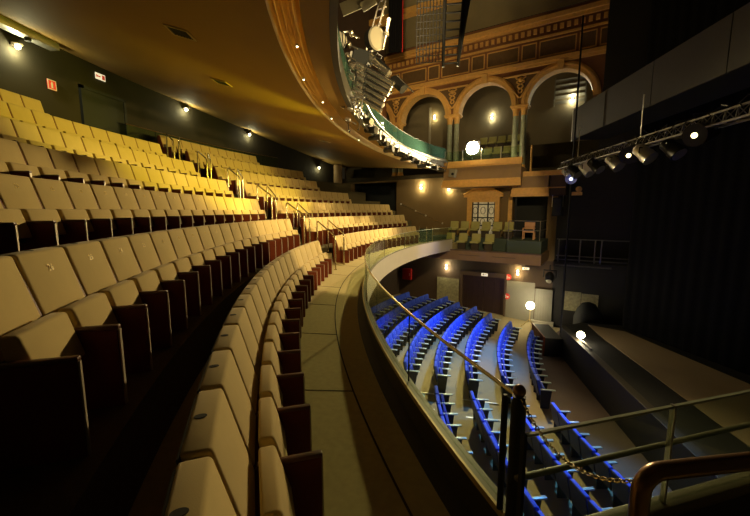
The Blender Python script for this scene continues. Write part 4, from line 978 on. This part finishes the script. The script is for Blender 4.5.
link('tube', MB().tube([(0, 0, 0), (0.10, -0.05, 0.40), (0.17, -0.13, 0.69)], [0.035, 0.04, 0.055], 10).mesh('tube', 'rig_white'), t); link('clamp', MB().box((0.09, -0.05, 0.36), (0.14, 0.12, 0.09)).mesh('clamp', 'rig_white', 0, bevel=0.02), t)
t = thing('round_lamp', 'round ribbed white lamp at the left edge of the rig', 'stage light', (-2.68, 9.65, 6.10))
link('dome', MB().ball((0, 0, 0), 0.22, 16, 10).mesh('dome', 'cream_board'), t)
b = MB()
for i in range(5):
    a = -0.9 + 0.45 * i; b.tube([(0.23 * math.cos(t_) * math.cos(a), -0.23 * math.cos(t_) * math.sin(a) - 0.0, 0.23 * math.sin(t_)) for t_ in arange(-1.4, 1.4, 10)], 0.012, 5)
link('rib', b.mesh('rib', 'rig_black'), t); link('hook', MB().tube([(0, 0, 0.2), (0.25, 0.1, 0.25), (0.45, 0.1, 0.1)], 0.03, 8).mesh('hook', 'rig_white'), t)
t = thing('rig_case', 'square black dimmer case among the pale spotlights', 'equipment case', (-2.12, 9.72, 5.66))
link('case', MB().box((0, 0, 0), (0.42, 0.4, 0.36), rot=(0.1, 0.3, 0.2)).mesh('case', 'black_paint', 0, bevel=0.02), t); link('label_plate', MB().box((-0.26, -0.06, 0.02), (0.05, 0.2, 0.25), rot=(0.1, 0.3, 0.2)).mesh('label_plate', 'lamp_blue', 0), t); t.children[1].data.materials[0] = M['alu']
t = thing('white_board', 'white slanted reflector boards at the top of the rig', 'board', (-2.2, 9.85, 7.02))
link('panel', MB().box((-0.2, 0, 0), (0.55, 0.03, 0.3), rot=(0.2, -0.3, 0)).box((0.25, 0.02, 0.02), (0.4, 0.03, 0.22), rot=(0.2, -0.5, 0.1)).mesh('panel', 'cream_board', 0), t)
t = thing('side_spot', 'dark spotlight with a thin rod pointing right of the rig', 'stage light', (-1.24, 9.86, 5.10))
link('can', MB().lathe((0, 0, 0), [(0.10, -0.1), (0.12, 0), (0.12, 0.3), (0.14, 0.34)], 14, axis=(0.55, -0.2, -0.55)).mesh('can', 'rig_black'), t); link('rod', MB().tube([(0.05, -0.05, 0.12), (0.5, -0.25, -0.38)], 0.016, 6).mesh('rod', 'rig_white'), t)
for i, z in enumerate((4.5, 4.85, 5.2, 5.5)):
    tag(link('hanging_bracket', MB().box((0, 0, 0), (0.12, 0.10, 0.16), rot=(0.2 * i, 0.3, 0.1)).tube([(0.05, 0, 0), (0.3, -0.02, 0.02)], 0.02, 6).mesh('hanging_bracket', ['rig_white', 'rig_black'][i % 2], 0, bevel=0.01), loc=(-2.58 + 0.01 * i, 9.6, z)), '%s clamp bracket on the left edge of the rig, %s from the bottom' % (('pale', 'black')[i % 2], ORD[i + 1]), 'bracket', 'rig brackets')
# curved lighting pipes along the front of the upper balcony
bar = thing('lighting_bar', 'curved twin pipe lighting bar along the upper balcony front', 'lighting bar', (-2.3, 11.0, 4.1))
UB = arange(ang_at(18.98, 9.3), ang_at(18.98, 20.4), 40)
for r, dz in ((18.98, -0.12), (18.86, 0.12), (18.96, -0.34)):
    world_child('pipe', MB().tube([(CX + r * math.cos(a), CY + r * math.sin(a), zin(a) + dz) for a in UB], 0.03, 8), 'rig_grey', bar)
for i in range(0, 41, 4):
    a = UB[i]; world_child('strut', MB().tube([(CX + 19.21 * math.cos(a), CY + 19.21 * math.sin(a), zin(a) + 0.1), (CX + 18.86 * math.cos(a), CY + 18.86 * math.sin(a), zin(a) + 0.12), (CX + 18.98 * math.cos(a), CY + 18.98 * math.sin(a), zin(a) - 0.36)], 0.018, 6), 'rig_grey', bar)
for i in range(15):
    y = 10.2 + 0.68 * i; a = ang_at(18.9, y); p = (CX + 18.88 * math.cos(a), CY + 18.88 * math.sin(a), zin(a) - 0.24 - 0.08 * (i % 3))
    aim = (p[0] + 3.5, p[1] - 2.5 + (i % 4), p[2] - 1.2 + 0.7 * (i % 3))
    stage_lamp(p, aim, 0.085 + 0.02 * (i % 2), 0.40, '%s small spotlight on the curved bar, %s from the near end' % (('grey', 'black', 'grey')[i % 3], ORD[i + 1]), glow=None, body=('rig_grey', 'rig_black', 'rig_grey')[i % 3], dark=True, hang=0.26, group='spotlights on the curved bar')
b = MB()
for i in range(16):
    y = 9.5 + 0.66 * i; a = ang_at(18.9, y)
    b.tube([(CX + (18.9 + 0.07 * math.sin(j * 2 + i)) * math.cos(a - 0.035 * j / 6), CY + (18.9 + 0.07 * math.sin(j * 2 + i)) * math.sin(a - 0.035 * j / 6), zin(a) - 0.16 - 0.14 * math.sin(PI * j / 6) * (1 + 0.5 * math.sin(i * 3))) for j in range(7)], 0.014, 5)
tag(link('bar_cable', b.mesh('bar_cable', 'rig_black')), 'looped black cables tied along the curved lighting bar', 'cable')
# dark curtain of the upper tier with red edge, and the hanging ladder
t = thing('upper_curtain', 'tall dark curtain with a red edge behind the spotlights', 'curtain', (-2.30, 17.1, 8.8), R(10))
b = MB(); b.grid([[(x, 0.04 * math.sin(x * 30), z) for x in arange(-0.15, 0.45, 24)] for z in (0.0, 5.0)]); b.grid([[(x, 0.03 + 0.04 * math.sin(x * 30), z) for x in arange(-0.15, 0.45, 24)] for z in (0.0, 5.0)])
link('cloth', b.mesh('cloth', 'drape', 60), t); link('hem', MB().bx(0.45, 0.48, -0.02, 0.05, 0, 5.0).mesh('hem', 'red_paint', 0), t)
t = thing('hanging_ladder', 'dark lattice lighting ladder hanging in front of the frieze', 'lighting ladder', (0.0, 12.0, 6.15))
for x0, x1 in ((-0.02, 0.02), (0.42, 0.62)): link('rail', MB().tube([(x0, 0, 0), (x1, 0, 3.2)], 0.045, 8).mesh('rail', 'rig_black'), t)
b = MB()
for i in range(13): b.tube([(-0.02, 0, 0.1 + 0.24 * i), (0.42 + 0.015 * i, 0, 0.1 + 0.24 * i)], 0.028, 6)
link('rung', b.mesh('rung', 'rig_black'), t)
link('side_plate', MB().add([(0.42, 0.02, 0), (0.46, 0.02, 0), (0.95, 0.02, 3.2), (0.62, 0.02, 3.2), (0.42, 0.07, 0), (0.46, 0.07, 0), (0.95, 0.07, 3.2), (0.62, 0.07, 3.2)], [(0, 1, 2, 3), (7, 6, 5, 4), (0, 4, 5, 1), (1, 5, 6, 2), (2, 6, 7, 3), (3, 7, 4, 0)]).mesh('side_plate', 'black_paint', 0), t)
b = MB()
for i in range(9): b.tube([(-0.85 + 0.1 * i, 0.1, 0.2), (-0.85 + 0.1 * i, 0.1, 3.4)], 0.016, 5)
for i in range(16): b.tube([(-0.87, 0.1, 0.2 + 0.2 * i), (-0.03, 0.1, 0.2 + 0.2 * i)], 0.014, 5)
link('safety_net', b.mesh('safety_net', 'rig_black'), t)

# ------------------------------------------------------------------ upper house: roof and dark surroundings
b = MB(); b.bx(-14, 15, -4, 27, 15.2, 15.5); struct('ceiling', b, 'cove', 0)
b = MB(); b.grid([[(CX + 24 * math.cos(a), CY + 24 * math.sin(a), z) for a in arange(PI + 0.6, PI - 0.62, 40)] for z in (6.2, 15.3)]); struct('wall_upper', b, 'dark_brown', 0)

# ------------------------------------------------------------------ lights
def spot(name, loc, aim, power, col, size, blend=0.4, soft=0.25):
    l = bpy.data.lights.new(name, 'SPOT'); l.energy = power; l.color = col; l.spot_size = R(size); l.spot_blend = blend; l.shadow_soft_size = soft
    o = bpy.data.objects.new(name, l); COL.objects.link(o); o.location = loc
    o.rotation_euler = (Vector(aim) - Vector(loc)).to_track_quat('-Z', 'Y').to_euler(); return o
def point(name, loc, power, col, soft=0.15):
    l = bpy.data.lights.new(name, 'POINT'); l.energy = power; l.color = col; l.shadow_soft_size = soft
    o = bpy.data.objects.new(name, l); COL.objects.link(o); o.location = loc; return o
WARM = (1.0, 0.70, 0.30)
FL = wp(-3.2, 5.05, 1.62)
spot('floodlight_beam', FL, (-2.5, 9.5, 1.3), 7800, (1.0, 0.76, 0.36), 98, 0.6, 0.2)
point('floodlight_spill', wp(-2.8, 5.15, 1.75), 90, (1.0, 0.76, 0.38), 0.2)
spot('near_flood_beam', (1.6, 1.8, 5.2), (-2.5, 16.2, 0.9), 3300, (1.0, 0.74, 0.35), 57, 0.15, 0.12)
spot('bar_wash', (-1.7, 10.8, 3.55), (-9.5, 8.0, 3.6), 1100, (1.0, 0.87, 0.02), 58, 0.5, 0.1)
spot('bar_wash_far', (-1.7, 13.4, 3.5), (-9.0, 14.0, 3.4), 650, (1.0, 0.87, 0.03), 58, 0.5, 0.1)
for lx, ly, lz, tx, ty, tz, pw in ((5.36, 8.9, 3.36, -1.0, 5.0, 1.4, 1000), (5.14, 11.3, 3.32, 0.5, 5.0, 0.6, 1650), (4.93, 13.4, 3.28, 0.0, 5.0, 1.2, 1650)):
    d_ = (Vector((tx, ty, tz)) - Vector((lx, ly, lz))).normalized()
    spot('truss_beam', Vector((lx, ly, lz)) + d_ * 0.75, (-8.5, 11.5, 5.6), pw, (1.0, 0.70, 0.24), 66, 0.8, 0.1)
spot('arcade_fill', (-1.2, 9.3, 6.3), (-1.4, 20.5, 11.6), 2300, (1.0, 0.72, 0.34), 60, 0.9, 0.2)  # added fill light without a fixture, brightens the arcade and frieze
point('tripod_glow', (4.70, 19.3, -3.13), 230, (1, 0.80, 0.50), 0.2)
point('ledge_glow', (5.36, 14.35, -2.94), 80, (1, 0.80, 0.48), 0.13)
spot('blue_wash', (3.0, 17.5, 3.0), (0.3, 14.5, -4), 4200, (0.10, 0.30, 1.0), 52, 0.6, 0.3)
spot('blue_edge', (5.5, 12.5, 2.6), (-1.0, 17.2, 0.0), 500, (0.35, 0.40, 1.0), 22, 0.8, 0.2)
spot('blue_wash_near', (4.6, 11.5, 3.0), (2.2, 7.4, -4), 3200, (0.10, 0.35, 1.0), 50, 0.6, 0.3)
W = bpy.data.worlds.new('World'); SC.world = W; W.use_nodes = True
W.node_tree.nodes['Background'].inputs[0].default_value = (1.0, 0.72, 0.38, 1); W.node_tree.nodes['Background'].inputs[1].default_value = 0.01

# ------------------------------------------------------------------ camera
cam = bpy.data.cameras.new('camera'); co = bpy.data.objects.new('camera', cam); COL.objects.link(co); SC.camera = co
co.location = (0, 0, 1.75); co.rotation_euler = (R(90 - 7.51), 0, R(10.2))
cam.sensor_fit = 'HORIZONTAL'; cam.sensor_width = 36.0; cam.lens = 36.0 * 360 / 750; cam.clip_start = 0.05; cam.clip_end = 200
vs = SC.view_settings; vs.view_transform = 'Standard'; vs.look = 'None'; vs.gamma = 1; vs.exposure = 0.1; vs.use_curve_mapping = False
